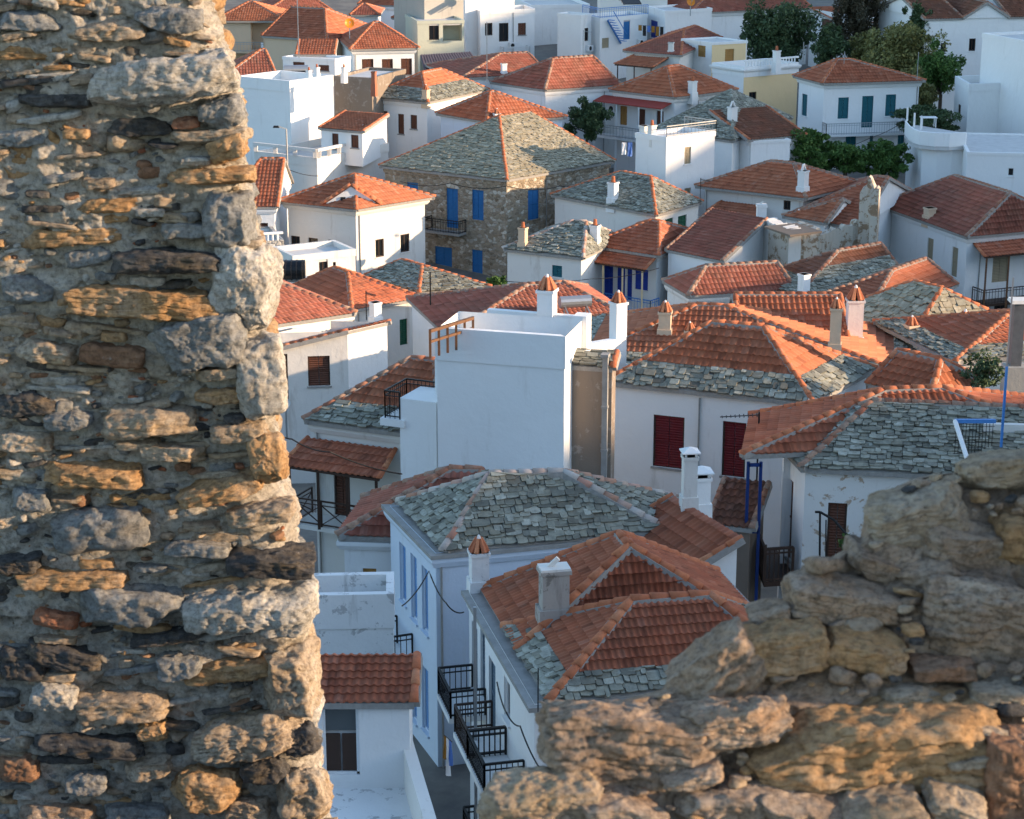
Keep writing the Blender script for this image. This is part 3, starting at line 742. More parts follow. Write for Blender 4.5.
Hs('bc', 'whitewashed house with dark slab roof, pale ridge and teal window', L=(503, 249), N=(583, 258), R=(624, 238), wall='white_old', ov=.2,
   roofs=[dict(axis='S', r=[(586, 224), (574, 220)], mat='slate', rmat='ridge_pale')], wins=[('L', 552, 265.5, 562, 277, 'teal')],
   chim=[(523, 247, 9, 222, 'pots', 'beige'), (595, 242, 10, 219, 'pots', 'white')])
Hs('ax', 'house with tiled roof and tiled porch over bright blue doors and blue railing', L=(587, 245), N=(659, 256), R=(707, 235), wall='white_old', ov=.3, cornice=.1,
   roofs=[dict(axis='S', r=[(659, 221), (652, 221.5)], mat='tile', tmat='tile')],
   wins=[('L', 595, 264, 602, 284, 'navy'), ('L', 604, 265, 613, 299, 'd_navy'), ('L', 617, 266, 625, 299, 'd_navy'), ('L', 627, 268, 632, 300, 'd_navy'), ('L', 635, 269, 648, 290, 'navy')],
   bal=[('L', 581, 659, 305, 1.0, 'paint_blue_light', .85, 'white', False, .22)], walls={'R': 'white'})
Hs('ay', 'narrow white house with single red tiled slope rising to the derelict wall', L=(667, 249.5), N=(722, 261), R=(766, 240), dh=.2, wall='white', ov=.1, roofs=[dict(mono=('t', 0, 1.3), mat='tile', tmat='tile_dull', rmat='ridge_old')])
Hs('az', 'low white house with reddish brown tiled hip roof in the centre right', L=(663, 281), N=(688, 296), R=(795, 290), wall='white_old', ov=.2, cornice=.15,
   roofs=[dict(axis='T', r=[(706, 263), (777, 259)], mat='tile', tmat='tile_dull', rmat='ridge_old')])
Hs('ba', 'white house with slab corner and blackened red tiled roof below the derelict walls', L=(748, 279), N=(797, 297), R=(905, 277), wall='white', ov=.2, cornice=.2,
   roofs=[dict(axis='T', r=[(838, 248), (895, 247)], mat='mix', band=1.7, tmat='tile_old', rmat='ridge_old')],
   wins=[('L', 760, 296, 766, 308, 'tan'), ('L', 770, 301, 777, 313, 'tan')], chim=[(803.5, 303, 11, 272, 'box', 'white')])
Hs('bb', 'red tiled hip roofed house with white ridge lines just behind the sunlit slab roof', L=(800, 303), N=(862, 322), R=(957, 285), wall='white', ov=.2,
   roofs=[dict(axis='T', r=[(892, 266.5), (936, 264)], mat='tile', tmat='tile', rmat='ridge_old')])
Hs('aw', 'large white house with big brownish red roof and tiled balcony porch at the right edge', L=(877.5, 205), N=(966, 237), R=(1075, 227), wall='white', ov=.3, cornice=.15,
   roofs=[dict(axis='S', r=[(1010, 194), (955, 175)], mat='tile', tmat='tile_dull', rmat='ridge_old')],
   wins=[('L', 927, 238, 933, 263, 'tan'), ('L', 951.5, 247, 957.5, 277, 'tan'), ('R', 992.5, 255, 1008, 282, 'd_tan'), ('R', 994, 303, 1008, 314, 'dark')],
   chim=[(930, 218, 11, 206, 'box', 'beige')], bal=[('R', 972, 1060, 296, 1.2, 'iron_brown', .9, 'wood_dark', False, .22)])
Hs('at', 'beige house with double edged orange tiled hip roof and white chimney', L=(695, 186), N=(806, 198.5), R=(865, 184), wall='white_old', ov=.45,
   roofs=[dict(axis='S', r=[(794, 162), (771, 163)], mat='tile', tmat='tile_bright', rmat='ridge_old')], wins=[('L', 783.5, 200.5, 790.5, 210, 'dark'), ('L', 724, 214, 731, 230, 'glass')],
   chim=[(803, 192, 10, 164, 'white', 'white')])
Hs('au', 'low house with dull red hip roof behind the derelict tower', L=(806, 213), N=(858, 228), R=(914, 193), wall='white', ov=.2, roofs=[dict(axis='S', r=[(888, 178), (878, 177)], mat='tile', tmat='tile', rmat='ridge_old')])
Hs('au2', 'tiny red tiled hip roofed house left of the derelict tower', L=(782, 216), N=(826, 223), R=(862, 211), wall='white', ov=.2, roofs=[dict(axis='S', r=[(843, 199)], mat='tile', tmat='tile_bright', rmat='ridge_old')],
   chim=[(799, 214, 9, 209, 'tile', 'white')])
Hs('as_', 'white house under dark grey slab hip roof with orange hip tiles and green shutters', L=(551, 195), N=(656, 215), R=(702.5, 202), wall='white_old', ov=.2,
   roofs=[dict(axis='S', r=[(651, 176.5), (621, 164)], mat='slate', smat='slate')], wins=[('R', 665, 218.5, 673, 225, 'green'), ('R', 678, 215.5, 686.5, 228, 'green')],
   chim=[(613, 203, 10, 176, 'pots', 'white')])
Hs('ar', 'tall white block with flat roof, railing and tan shutter right of the stone mansion', L=(635, 132.5), N=(666.5, 137), R=(716, 131), dh=1.2, wall='white_clean', parapet=.25,
   wins=[('R', 684.5, 147, 691, 164, 'tan'), ('R', 684.5, 188, 691, 195, 'tan')], chim=[(645, 136, 10, 124, 'box', 'white_old'), (652, 138, 8, 120, 'pots', 'white_old')])
# ---------------- stone mansion and left side
Hs('mansion', 'large rubble stone mansion with blue shutters and sunlit slab roof edged in orange tiles', L=(379, 166), N=(507, 180), R=(615, 161), wall='rubble', ov=.25, cornice=.08,
   roofs=[dict(axis='T', at=.55, r=[(499, 117.5), (530, 114)], mat='slate', smat='slate_lichen', rz=3.2)],
   wins=[('L', 407, 182.5, 418, 195, 'blue'), ('L', 446.5, 188.5, 458, 228, 'd_blue'), ('L', 472, 190, 483.5, 220, 'blue'), ('R', 528, 189.5, 539, 219.5, 'blue'), ('L', 435, 247, 452, 275, 'd_blue'), ('L', 472, 250, 482.5, 281, 'd_blue')],
   bal=[('L', 432, 466, 230, .9, 'iron', .85, 'concrete', False, .2)])
Hs('v', 'white house with red pyramid roof and little triangular dormer beside the stone mansion', L=(275, 202), N=(356, 210), R=(435, 197), wall='white_old', ov=.4, cornice=.2,
   roofs=[dict(axis='S', r=[(355, 174.5)], mat='tile', tmat='tile_bright')],
   wins=[('L', 291, 236, 300, 253, 'dark'), ('L', 308.5, 238, 318, 252, 'dark'), ('L', 328, 240, 337, 249, 'dark'), ('R', 375.5, 239, 384, 257, 'dark'), ('R', 400.5, 234, 409.5, 252, 'dark')])
Hs('w', 'white house with small orange tiled hip roof half hidden by the left ruin', N=(226, 207), R=(277, 207), d=9, wall='white', ov=.2, cornice=.15, roofs=[dict(axis='T', r=[(262, 178), (290, 176)], rz=2.3, mat='tile', tmat='tile')],
   wins=[('R', 255, 223, 268, 227, 'brown')])
Hs('v2', 'low stone walled house with white balustrade beside the left ruin', N=(230, 243), R=(284, 240), d=5, dh=-.2, wall='rubble_pale', parapet=.3, wins=[('R', 265, 255, 274.5, 274, 'dark')])
Hs('v3', 'low white outbuilding with dark opening and black water tank', N=(292.5, 256), R=(356, 249), d=3, z=3.2, wall='white_old', parapet=.3, wins=[('R', 319, 259, 328, 274, 'dark'), ('R', 333, 262, 336, 271, 'dark')])
Hs('x', 'white terrace house with open parapet and sunlit side below the white cube', L=(254, 151), N=(317, 158), R=(389, 143), wall='white_old', parapet=.5)
Hs('x2', 'white rooftop room with single orange tiled slope and two brown shutters', L=(319.5, 128), N=(363, 131.5), R=(388, 119.5), z=HS['x'].z + 1.55, wall='white', ov=.08, base=HS['x'].z - .9,
   roofs=[dict(mono=('t', 0, .35), mat='tile', tmat='tile_bright')], wins=[('L', 332, 133.5, 338.5, 149, 'brown'), ('L', 351, 135, 358.5, 148, 'brown')], chim=[(366, 126, 7, 123, 'box', 'white')])
Hs('y', 'big plain white cube house with solar heater and chimney pots on its flat roof', L=(236, 76), N=(289.5, 81), R=(333.5, 75), dh=1.5, wall='white_clean', parapet=.7,
   chim=[(309, 78, 5, 67, 'pots', 'white'), (317, 76, 5, 64, 'pots', 'white'), (344, 75, 5, 64, 'pots', 'white')])
Hs('z', 'unplastered brown walled house behind the white cube house', N=(333, 76), R=(372, 78), d=6, dh=1.0, wall='brown_render', parapet=.2, chim=[(374, 88, 5, 70, 'box', 'tile')])
Hs('aa', 'white house with mixed tile and slab hip roof and tall narrow brown shutters', L=(368, 97), N=(428, 102.5), R=(489, 90), wall='white', ov=.3, cornice=.15,
   roofs=[dict(axis='T', at=.5, r=[(422, 68), (441, 67.5)], mat='mix', band=1.6, tmat='tile_bright')],
   wins=[('L', 383, 111, 387.5, 117, 'brown'), ('L', 398, 114, 404, 134, 'brown'), ('L', 410.5, 115, 417, 129, 'brown')], chim=[(426, 100, 7, 84, 'tile', 'beige')])
Hs('ab', 'pale blue washed house with red hip roof right behind the stone mansion', L=(425, 115), N=(487, 122), R=(567, 117), wall='paleblue', ov=.2, roofs=[dict(axis='T', r=[(490, 92), (494, 92)], mat='tile', tmat='tile')],
   chim=[(497, 120, 7, 108, 'tile', 'white')])
Hs('ac', 'wide white house with long brownish red hip roof near the dark bush', L=(490, 82), N=(545, 90), R=(621, 85), wall='white', ov=.2, cornice=.12, roofs=[dict(axis='T', r=[(553, 58.6), (600, 55)], mat='tile', tmat='tile_dull', rmat='ridge_old')])
Hs('ad', 'dull red hip roofed house with white chimney below the white modern block', N=(462, 78), R=(548, 74), d=9, wall='white', ov=.2, roofs=[dict(axis='T', r=[(501, 61), (533, 61)], mat='tile', tmat='tile_dull', rmat='ridge_old')], chim=[(504, 75, 6, 62, 'box', 'white')])
Hs('aq', 'house with red pyramid roof, white chimney and dark red awning over its balcony', L=(609, 90), N=(675, 97.5), R=(738, 90), wall='white', ov=.3, cornice=.15,
   roofs=[dict(axis='T', r=[(668, 66), (679, 67)], mat='tile', tmat='tile_bright')],
   wins=[('L', 620, 106, 627, 125, 'ochre'), ('L', 637.5, 109, 645, 130, 'd_brown'), ('L', 656.5, 111, 663.5, 130, 'd_brown')], chim=[(692.5, 96, 8, 76, 'pots', 'white')],
   bal=[('L', 605, 668, 137, 1.3, 'metal', .85, 'white', False, .3)])
Hs('ap1', 'house with large grey slab pyramid roof between pyramid roof and blue door house', L=(666, 128), N=(733, 141), R=(792, 118), wall='white', ov=.1, roofs=[dict(axis='S', r=[(731, 90.5)], mat='slate', rmat='slate')])
Hs('ap2', 'white house with two cobalt blue doors and single dark red roof slope', N=(749, 140), R=(806, 135), d=5, wall='white_clean', ov=.25, cornice=.1, roofs=[dict(mono=('s', 0, 1.4), mat='tile', tmat='tile_old')],
   wins=[('R', 768.5, 143.5, 780, 164, 'd_navy')], chim=[(732, 134, 9, 101, 'white', 'white')])
Hs('ap3', 'narrow white wing with one cobalt blue shutter joined to the blue door house', L=(716, 127), N=(751, 141), d=3, dh=-.05, wall='white_clean', parapet=.1, wins=[('L', 739, 143.5, 744.5, 165, 'navy')])
Hs('an', 'tall white house with teal shutters, long balcony and red hip roof among the trees', L=(793, 76), N=(822, 83.5), R=(926, 80.8), wall='white_clean', ov=.35, cornice=.15,
   roofs=[dict(axis='T', r=[(837, 57), (850, 57)], mat='tile', tmat='tile')],
   wins=[('L', 801.8, 94, 807, 116, 'teal'), ('R', 838, 97.5, 848.5, 118.7, 'teal'), ('R', 861.7, 96, 873, 127.5, 'd_teal'), ('R', 885.5, 94.5, 895.8, 116, 'teal'), ('R', 845.6, 136, 856, 149, 'teal'), ('R', 869.6, 135.5, 873, 150, 'd_teal'), ('R', 897.5, 135, 904, 152, 'd_teal')],
   bal=[('R', 822, 902, 132, 1.0, 'metal', .85, 'white', False, .2)])
Hs('ao', 'massive plain white house filling the upper right edge', L=(955, 76), N=(969, 84), R=(1060, 80.5), wall='white_clean', parapet=.5, wins=[('L', 957.5, 104, 960.5, 121, 'dark')])
Hs('ao2', 'white upper storey with sloping wall top and thin red edge at the upper right', N=(982, 33), R=(1050, 45), d=6, z=10.9, wall='white_clean', parapet=.2)
Hs('ak', 'white rooftop house with cream porch and flat white slab roof', L=(681, 38.5), N=(712, 42.5), R=(748, 40.5), wall='white', dh=.6, parapet=.12, walls={'R': 'cream'},
   wins=[('L', 697.7, 45.5, 705.5, 57, 'ochre'), ('R', 725, 49, 734, 62, 'd_ochre')])
Hs('ak2', 'cream walled house with white balustraded terrace and white chimney', L=(712, 62.5), N=(744, 67), R=(799, 62.5), dh=-.2, wall='white', parapet=.75, cornice=.2, walls={'R': 'cream'}, wins=[('R', 749, 92, 756.5, 100, 'dark')], chim=[(776.5, 66, 7, 46, 'pots', 'white')])
Hs('aj', 'low house with red hip roof and tiled lean to in front of the cream porch', L=(630, 50), N=(681, 55.5), R=(722, 38), wall='white_old', ov=.2, roofs=[dict(axis='T', r=[(684, 29), (699, 27.5)], mat='tile', tmat='tile_dull')], chim=[(671, 53, 6, 41, 'box', 'white_old')])
# ---------------- far row
Hs('ag', 'white modern house with recessed windows and small white balcony at the top', L=(471, 7), N=(480, 11), R=(535, 8.5), wall='white', parapet=.3,
   wins=[('R', 485, 23, 492.5, 35.5, 'dark'), ('R', 499, 23, 508.5, 41.5, 'd_dark'), ('R', 518, 23, 526, 35, 'brown')], bal=[('R', 500, 526, 55, .9, 'paint_white', .9, 'white', False, .12)])
Hs('ah1', 'plain white block with bright top edge behind the white modern house', N=(530, 5), R=(590, 4), d=9, dh=-.6, wall='white', parapet=.3)
Hs('ah2', 'narrow white block with sloping side wall and one dark window', L=(557, 13), N=(581, 15), R=(592, 13.5), dh=.3, wall='white', parapet=.2, wins=[('R', 584.5, 28, 588.5, 41, 'dark')])
Hs('ai', 'white house with blue doors, blue outdoor stairs and laundry on its terrace', L=(590, 14), N=(600, 18), R=(648, 14), wall='white', parapet=.3, wins=[('R', 623.5, 20, 630, 39.5, 'd_blue'), ('R', 602, 38, 609, 48, 'tan')])
Hs('ai2', 'white block with broad sunlit blank side wall beside the blue door terrace', L=(648, 6), N=(665, 11), R=(712.5, 8), dh=.4, wall='white', parapet=.2, wins=[('L', 650.5, 20.5, 657.5, 38, 'navy')])
Hs('af', 'grey concrete house with recessed balcony and pale green parapet', N=(417, 21), R=(464.5, 20), d=8, z=9.3, wall='palegreen', parapet=.2, wins=[('R', 429, 24, 439, 40, 'dark'), ('R', 443, 23, 462, 41, 'loggia')])
Hs('af2', 'windowless weathered grey concrete upper storey rising above a recessed balcony', N=(424, -8), R=(464, -10), d=6, z=11.6, wall='grey_render', parapet=.2)
Hs('c3', 'white house with three tall brown shutters and orange hip roof', L=(337, 38), N=(350, 49.5), R=(419, 48), wall='white_clean', ov=.35, cornice=.18, roofs=[dict(axis='T', r=[(374, 22.5), (379, 22.5)], mat='tile', tmat='tile')],
   wins=[('R', 362, 59, 373.5, 76, 'brown'), ('R', 382, 59, 393, 81, 'd_brown'), ('R', 401, 58.5, 412, 75, 'brown')])
Hs('c4', 'low white flat roofed annex with brown shutters in front of the far roofs', L=(282, 56.5), N=(335, 59), R=(351, 56), wall='white_clean', parapet=.15, wins=[('L', 293, 62, 304.5, 66.5, 'brown'), ('L', 318.5, 65, 329, 71, 'brown')])
Hs('c5', 'small tiled lean to roofed room behind the white annex', N=(296, 54.5), R=(334, 54.5), d=3, wall='white', ov=.05, roofs=[dict(mono=('s', 0, .9), mat='tile', tmat='tile')])
Hs('c1', 'house with orange pyramid roof and open corner loggia above the left ruin', N=(214.5, 21), R=(288, 21), d=8, wall='beige', ov=.4, wins=[('R', 251, 23, 283, 50, 'loggia')], roofs=[dict(axis='T', r=[(249, 2), (252, 2)], mat='tile', tmat='tile_bright')], bal=[('R', 223, 288, 50, 1.4, 'metal', .85, 'beige', False, .3)])
Hs('c2', 'low house with red hip roof below the corner loggia', N=(225, 76), R=(276, 75), d=6, wall='white', ov=.1, roofs=[dict(axis='T', r=[(261, 50), (265, 50)], mat='tile', tmat='tile_dull')])
Hs('f1', 'far house with wide red roof and small arched dormer', N=(262, 36), R=(327, 40), d=9, wall='beige', ov=.2, roofs=[dict(axis='T', r=[(291, 9), (325, 7)], mat='tile', tmat='tile')])
Hs('f2', 'far house with red roof just behind the arched dormer roof', N=(262, 14), R=(334, 12), d=9, wall='white', ov=.2, roofs=[dict(axis='T', r=[(294, -6), (306, -7)], mat='tile', tmat='tile_dull')])
Hs('f3', 'far house with small dark red hip roof beside the orange satellite dish', N=(350, 15), R=(380, 15), d=6, wall='white', ov=.3, roofs=[dict(axis='T', r=[(363, 6), (365, 6)], mat='tile', tmat='tile_dull')])
Hs('f4', 'far white house with cornice and red roof above three tall brown shutters', N=(358, 4), R=(424, 7), d=8, wall='white_clean', ov=.2, cornice=.2, roofs=[dict(axis='T', r=[(376, -12), (400, -12)], mat='tile', tmat='tile')])
Hs('f5', 'far low house with orange roof left of the grey concrete house', N=(392, 18), R=(424, 20), d=6, wall='white', ov=.2, roofs=[dict(axis='T', r=[(404, 8), (410, 8)], mat='tile', tmat='tile')])
Hs('f6', 'beige gabled house below the orange satellite dish', N=(324, 36), R=(346, 30), d=6, wall='beige', ov=.1, roofs=[dict(axis='T', r=[(330, 12), (350, 12)], mat='tile', tmat='tile_bright')])
Hs('al', 'long white house with wide dull red roof behind the dark conifer', N=(690, 13), R=(812, 8), d=10, wall='white', ov=.3, cornice=.15, roofs=[dict(axis='T', r=[(715, -12), (790, -14)], mat='tile', tmat='tile_dull')])
Hs('al2', 'small white gabled house with brown shutter left of the cypress', N=(809, 8), R=(843, 14), d=6, wall='white', ov=.1, wins=[('R', 821.5, 19, 832.5, 33, 'brown')], roofs=[dict(mono=('t', 1, 1.0), mat='tile', tmat='tile_bright')])
Hs('am', 'whitewashed church with stepped red tiled roofs and dark arched windows', N=(925, 19), R=(1075, 16), d=11, z=10.6, name='church', cat='church', wall='white_clean', ov=.1, wins=[('R', 940.6, 43, 946, 52, 'dark'), ('R', 969, 38.5, 975.5, 51, 'dark')],
  roofs=[dict(rect=(0, 1, 0, .25), axis='T', r=['lo', 'hi'], rz=1.4, tmat='tile_old', rmat='ridge_old'), dict(rect=(0, 1, .25, .56), axis='S', r=['lo', 'hi'], rz=1.9), dict(rect=(0, 1, .56, 1), axis='T', r=['lo', 'hi'], rz=2.2)])
Hs('am2', 'tall white building rising behind the cypress and the church', N=(884, -6), R=(926, -4), d=8, z=11.2, wall='white', parapet=.3)
Hs('top1', 'white flat roofed house cut by the top of the view behind the white modern house', N=(465, -6), R=(515, -8), d=6, z=10.2, wall='white', parapet=.3)
Hs('top2', 'white terraced house above the blue stairs cut by the top of the view', N=(600, -5), R=(668, -5), d=7, z=10.0, wall='white_old', parapet=.3)
Hs('rt', 'low white roof terrace block with blue pole beside the right rocks', N=(984, 424), R=(1050, 426), d=2.2, z=8.1, wall='white_old', parapet=.4)
Hs('ao3', 'low white outbuilding at the foot of the massive white house', N=(967, 152), R=(1060, 154), d=9, wall='white_clean', parapet=.1, wins=[('R', 1008, 168, 1014, 176, 'glass')])
# ------------------------------------------------------------------ porches, posts, sheds and small fittings
def leanto(key, face, x0, x1, yt, depth, drop, posts=0, zf=None, pmat='wood_dark', mat='tile_surface', tmat='tile', side=.0, pw=.05):
    s = HS[key]; a, e, n, L = s.frame(face)
    p = PV(x0, yt, a, a + e); q = PV(x1, yt, a, a + e); z = (p.z + q.z) / 2; u0, u1 = sorted(((p - a).dot(e), (q - a).dot(e)))
    Q = lambda u, d, zz: Vector((*(a + e * u + n * d).xy, zz))
    f = [Q(u0 - side, depth, z - drop), Q(u1 + side, depth, z - drop), Q(u1, .03, z), Q(u0, .03, z)]
    dk = MB(); dk.prism([v - UP * .09 for v in f], [v - UP * .01 for v in f])
    o = dk.build('porch_roof', 'wood_dark' if mat == 'tile_surface' else mat, s.root)
    if mat == 'tile_surface':
        r = tile_surface(f, 0, 99, s.lod); mkobj('porch_tiles', r[0], r[1], tmat, s.root, o, False, r[2])
        mo = MB()
        for c1, c2 in ((f[3], f[0]), (f[2], f[1])): rm = MB(); ridge_caps(rm, mo, c1, c2, .1); rm.build('edge_tiles', 'ridge', s.root, o, True)
    for i in range(posts):
        u = u0 + (u1 - u0) * (i + .02) / max(1, posts - 1 + .04); m = MB(); t = Q(u, depth - .12, z - drop - .05); b = Vector((t.x, t.y, zf if zf is not None else s.base)); m.bar(b, t, pw)
        m.build('porch_post', pmat, s.root)
    return s, a, e, n, u0, u1, z
zg = HS['g'].balcony('L', 313, 392, 518, 1.3, 'wood_dark', .95, 'white_old', True, .2)
leanto('g', 'L', 309, 396, 444, 1.6, .55, 4, zg, side=.15, tmat='tile')
zx = HS['ax'].balcony('L', 582, 584, 306, .3, 'paint_blue_light') if False else None
leanto('ax', 'L', 578, 656, 252, 1.5, .45, 5, HS['ax'].z - 3.2, 'cream', side=.2)
leanto('aw', 'R', 974, 1062, 240, 1.5, .5, 5, None, 'wood_brown', side=.2)
leanto('at', 'L', 722, 764, 204, 1.6, .4, 3, None, 'wood_dark', side=.2, tmat='tile_bright')
leanto('aq', 'L', 604, 672, 98.5, 1.3, .3, 4, None, 'white', 'awning')
leanto('aj', 'L', 634, 668, 57, 2.6, .5, 3, None, 'wood_dark', side=.2, tmat='tile_bright')
# blue porch frame with stair under the corner of the long red roof
s = HS['q']; m = MB(); zt = s.z - .25
for px in (748.4, 761):
    b = PZ(px, 462, zt); m.bar((b.x, b.y, .2), (b.x, b.y, zt), .05)
b = PZ(748.4, 462, zt); c_ = PZ(761, 462, zt); m.bar((b.x, b.y, zt - .1), (c_.x, c_.y, zt - .1), .05); m.bar((b.x, b.y, zt - 2.4), (c_.x, c_.y, zt - 2.4), .05)
m.build('porch_frame', 'paint_blue', s.root)
s = HS['p']; zb_ = 2.8; q = [PZ(x, y, zb_) for x, y in ((752, 552), (764, 582), (792, 580), (786, 548))]; m = MB(); m.prism([p - UP * .18 for p in q], q); bo = m.build('balcony', 'wood_dark', s.root)
m = MB(); railing(m, q[0], q[1], 1.15, .16, .025); railing(m, q[1], q[2], 1.15, .16, .025); m.bar(q[1], q[1] + UP * 1.3, .05); m.build('railing', 'wood_dark', s.root, bo)
# parts of the blank white block: its lower step, railings and rear parapet
s = HS['h']; m = MB(); zs = 8.35
A = PZ(399.5, 398, zs); B_ = PZ(436, 402.6, zs); e = (B_ - A).normalized(); n = Vector((-e.y, e.x, 0))
m.prism([(*(A).xy, s.base), (*(B_).xy, s.base), (*(B_ + n * 1.6).xy, s.base), (*(A + n * 1.6).xy, s.base)], [(*(A).xy, zs), (*(B_).xy, zs), (*(B_ + n * 1.6).xy, zs), (*(A + n * 1.6).xy, zs)])
m.box(B_ + n * 1.2 - e * .25, e, n, .22, .3, zs, zs + 1.25)
m.build('wall', 'white_clean', s.root)
m = MB(); A2 = A - e * .55; railing(m, A2 + UP * -.75, A2 + n * 1.6 + UP * -.75, .95, .14, .014); railing(m, A2 + UP * -.75, A + UP * -.75, .95, .14, .014); railing(m, A2 + n * 1.6 + UP * -.75, B_ + n * 1.6 - UP * .75, .95, .14, .014); m.build('railing', 'iron', s.root)
m = MB(); m.box(A2 + e * .3 + n * 1, e, n, .45, 1.1, zs - 1.0, zs - .75); m.build('terrace_floor', 'white', s.root)
m = MB(); fa, fe, fn, fL = s.frame('L'); A3 = PZ(430, 331, s.z + .25); B3 = PZ(473, 318, s.z + .25)
m.bar(A3, B3, .05); m.bar(A3 - UP * .35, B3 - UP * .35, .04)
for i in range(6): p = A3.lerp(B3, i / 5); m.bar(p - UP * .9, p + UP * .05, .04)
m.build('railing', 'wood_brown', s.root)
m = MB(); A4 = PZ(487, 309.5, s.z); B4 = PZ(576, 316.5, s.z); ee = (B4 - A4).normalized(); nn = Vector((-ee.y, ee.x, 0))
m.prism([(*p.xy, s.base) for p in (A4, B4, B4 + nn * .25, A4 + nn * .25)], [(*p.xy, s.z) for p in (A4, B4, B4 + nn * .25, A4 + nn * .25)]); m.build('parapet', 'white_clean', s.root)
chimney_geo(s.root, Vector((*PZ(549.5, 311, s.z).xy, 0)) - nn * .28, ee, nn, .27, .27, s.base, PY(549.5, 271, A4.y).z, 'tile', 'white_clean')
p = PZ(582, 326, s.z - .3); m = MB(); m.box(p, ee, nn, .24, .28, s.base, s.z + .1); m.build('wall_pier', 'white_clean', s.root)
p5 = PZ(578, 346, 8.0); p6 = PZ(626, 338, 8.0); e5 = (p6 - p5).normalized(); n5 = Vector((-e5.y, e5.x, 0)); m = MB()
m.prism([(*p.xy, 5.0) for p in (p5, p6, p6 + n5 * .3, p5 + n5 * .3)], [(*p.xy, 8.0) for p in (p5, p6, p6 + n5 * .3, p5 + n5 * .3)]); m.build('parapet', 'white_clean', s.root)
p7 = PZ(621, 338, 8.0); chimney_geo(s.root, Vector((*p7.xy, 0)) + n5 * .2, e5, n5, .24, .24, 6.0, PY(621, 291, p7.y).z, 'tile', 'white_clean')
# brown house: flue duct down its wall
s = HS['j0']; a, e, n, L = s.frame('R'); m = MB(); p = PV(606, 400, a, a + e); u = min((p - a).dot(e), L - .2)
wbox(m, a, e, n, u - .09, u + .09, s.base, s.z + .4, .01, .17); wbox(m, a, e, n, u - .13, u + .13, s.z + .4, s.z + .5, -.05, .3)
for zz in (3.5, 5.2, 6.9, 8.4): wbox(m, a, e, n, u - .11, u + .11, zz, zz + .08, .0, .2)
m.build('flue_duct', 'concrete', s.root)
# rows of brackets in corbelled stone under the mansion balcony and dormer of the pyramid roof
s = HS['v']; z = s.z; N_, L_, B_, R__ = s.q
def up(p, dz): return Vector((p.x, p.y, z + dz))
a1 = N_.lerp(L_, .42); b1 = N_.lerp(R__, .30); mid = (a1 + b1) / 2; c0 = (N_ + mid) / 2
m = MB(); ap = up(mid, 1.25); fr = (a1 + b1) / 2
m.poly([up(a1, .05), up(b1, .05), ap]); m.build('dormer', 'white', s.root)
for k in (.36, .62):
    w = MB(); q = a1.lerp(b1, k); ex = (b1 - a1).normalized(); nx = Vector((ex.y, -ex.x, 0)); w.box(q + nx * .03, ex, nx, .16, .03, z + .12, z + .6); w.build('dormer_opening', 'glass', s.root)
rm = MB(); mo = MB(); ridge_caps(rm, mo, up(a1, .1), ap + UP * .1, .16); ridge_caps(rm, mo, up(b1, .1), ap + UP * .1, .16); rm.build('ridge_tiles', 'ridge', s.root, None, True)
# balustrade balusters on the cream house and the stone walled house
for key, face in (('ak2', 'R'), ('v2', 'R')):
    s = HS[key]; a, e, n, L = s.frame(face); m = MB(); u = .2
    while u < L - .2:
        P_ = a + e * u; m.bar((P_.x, P_.y, s.z), (P_.x, P_.y, s.z + .42), .06, .06, 6); u += .3
    m.bar((*(a).xy, s.z + .46), (*(a + e * L).xy, s.z + .46), .07); m.build('balustrade', 'white_clean', s.root)
# open belvedere posts of the terrace house
s = HS['x']; m = MB()
for (A, B) in ((0, 1), (0, 3)):
    p, q = s.q[A], s.q[B]; k = 3
    for i in range(k + 1):
        t = p.lerp(q, .03 + .94 * i / k if B == 1 else .03 + .4 * i / k); m.bar((t.x, t.y, s.z), (t.x, t.y, s.z + .5), .13)
    q2 = q if B == 1 else p.lerp(q, .43); m.bar((p.x, p.y, s.z + .52), (q2.x, q2.y, s.z + .52), .1)
m.build('parapet_rail', 'white_old', s.root)
# bare roof terrace in front of the shed door
tz = 5.0; T = thing('terrace', 'whitewashed roof terrace with raised right hand parapet in front of the glazed brown door', 'terrace', (-3, 42, 0))
P1 = PZ(405.5, 716, 6.0); P2 = PZ(452, 870, 6.0); e = (P2 - P1).normalized(); n = Vector((e.y, -e.x, 0)); n = n if n.x < 0 else -n
m = MB(); m.prism([(*p.xy, GZ(40) - 1) for p in (P1, P2, P2 + n * .28, P1 + n * .28)], [(*p.xy, 6.0) for p in (P1, P2, P2 + n * .28, P1 + n * .28)]); m.build('parapet', 'white_old', T)
F1 = P1 + n * .2; F2 = P2 + n * .2; m = MB(); q = [F1 + Vector((0, .4, 0)), F2, F2 + Vector((-4.5, 0, 0)), F1 + Vector((-4.5, .4, 0))]
m.prism([(*p.xy, tz - .3) for p in q], [(*p.xy, tz) for p in q]); m.build('terrace_floor', 'stained', T)
m = MB(); m.prism([(*p.xy, -1) for p in q], [(*p.xy, tz - .3) for p in q]); m.build('wall', 'white', T)
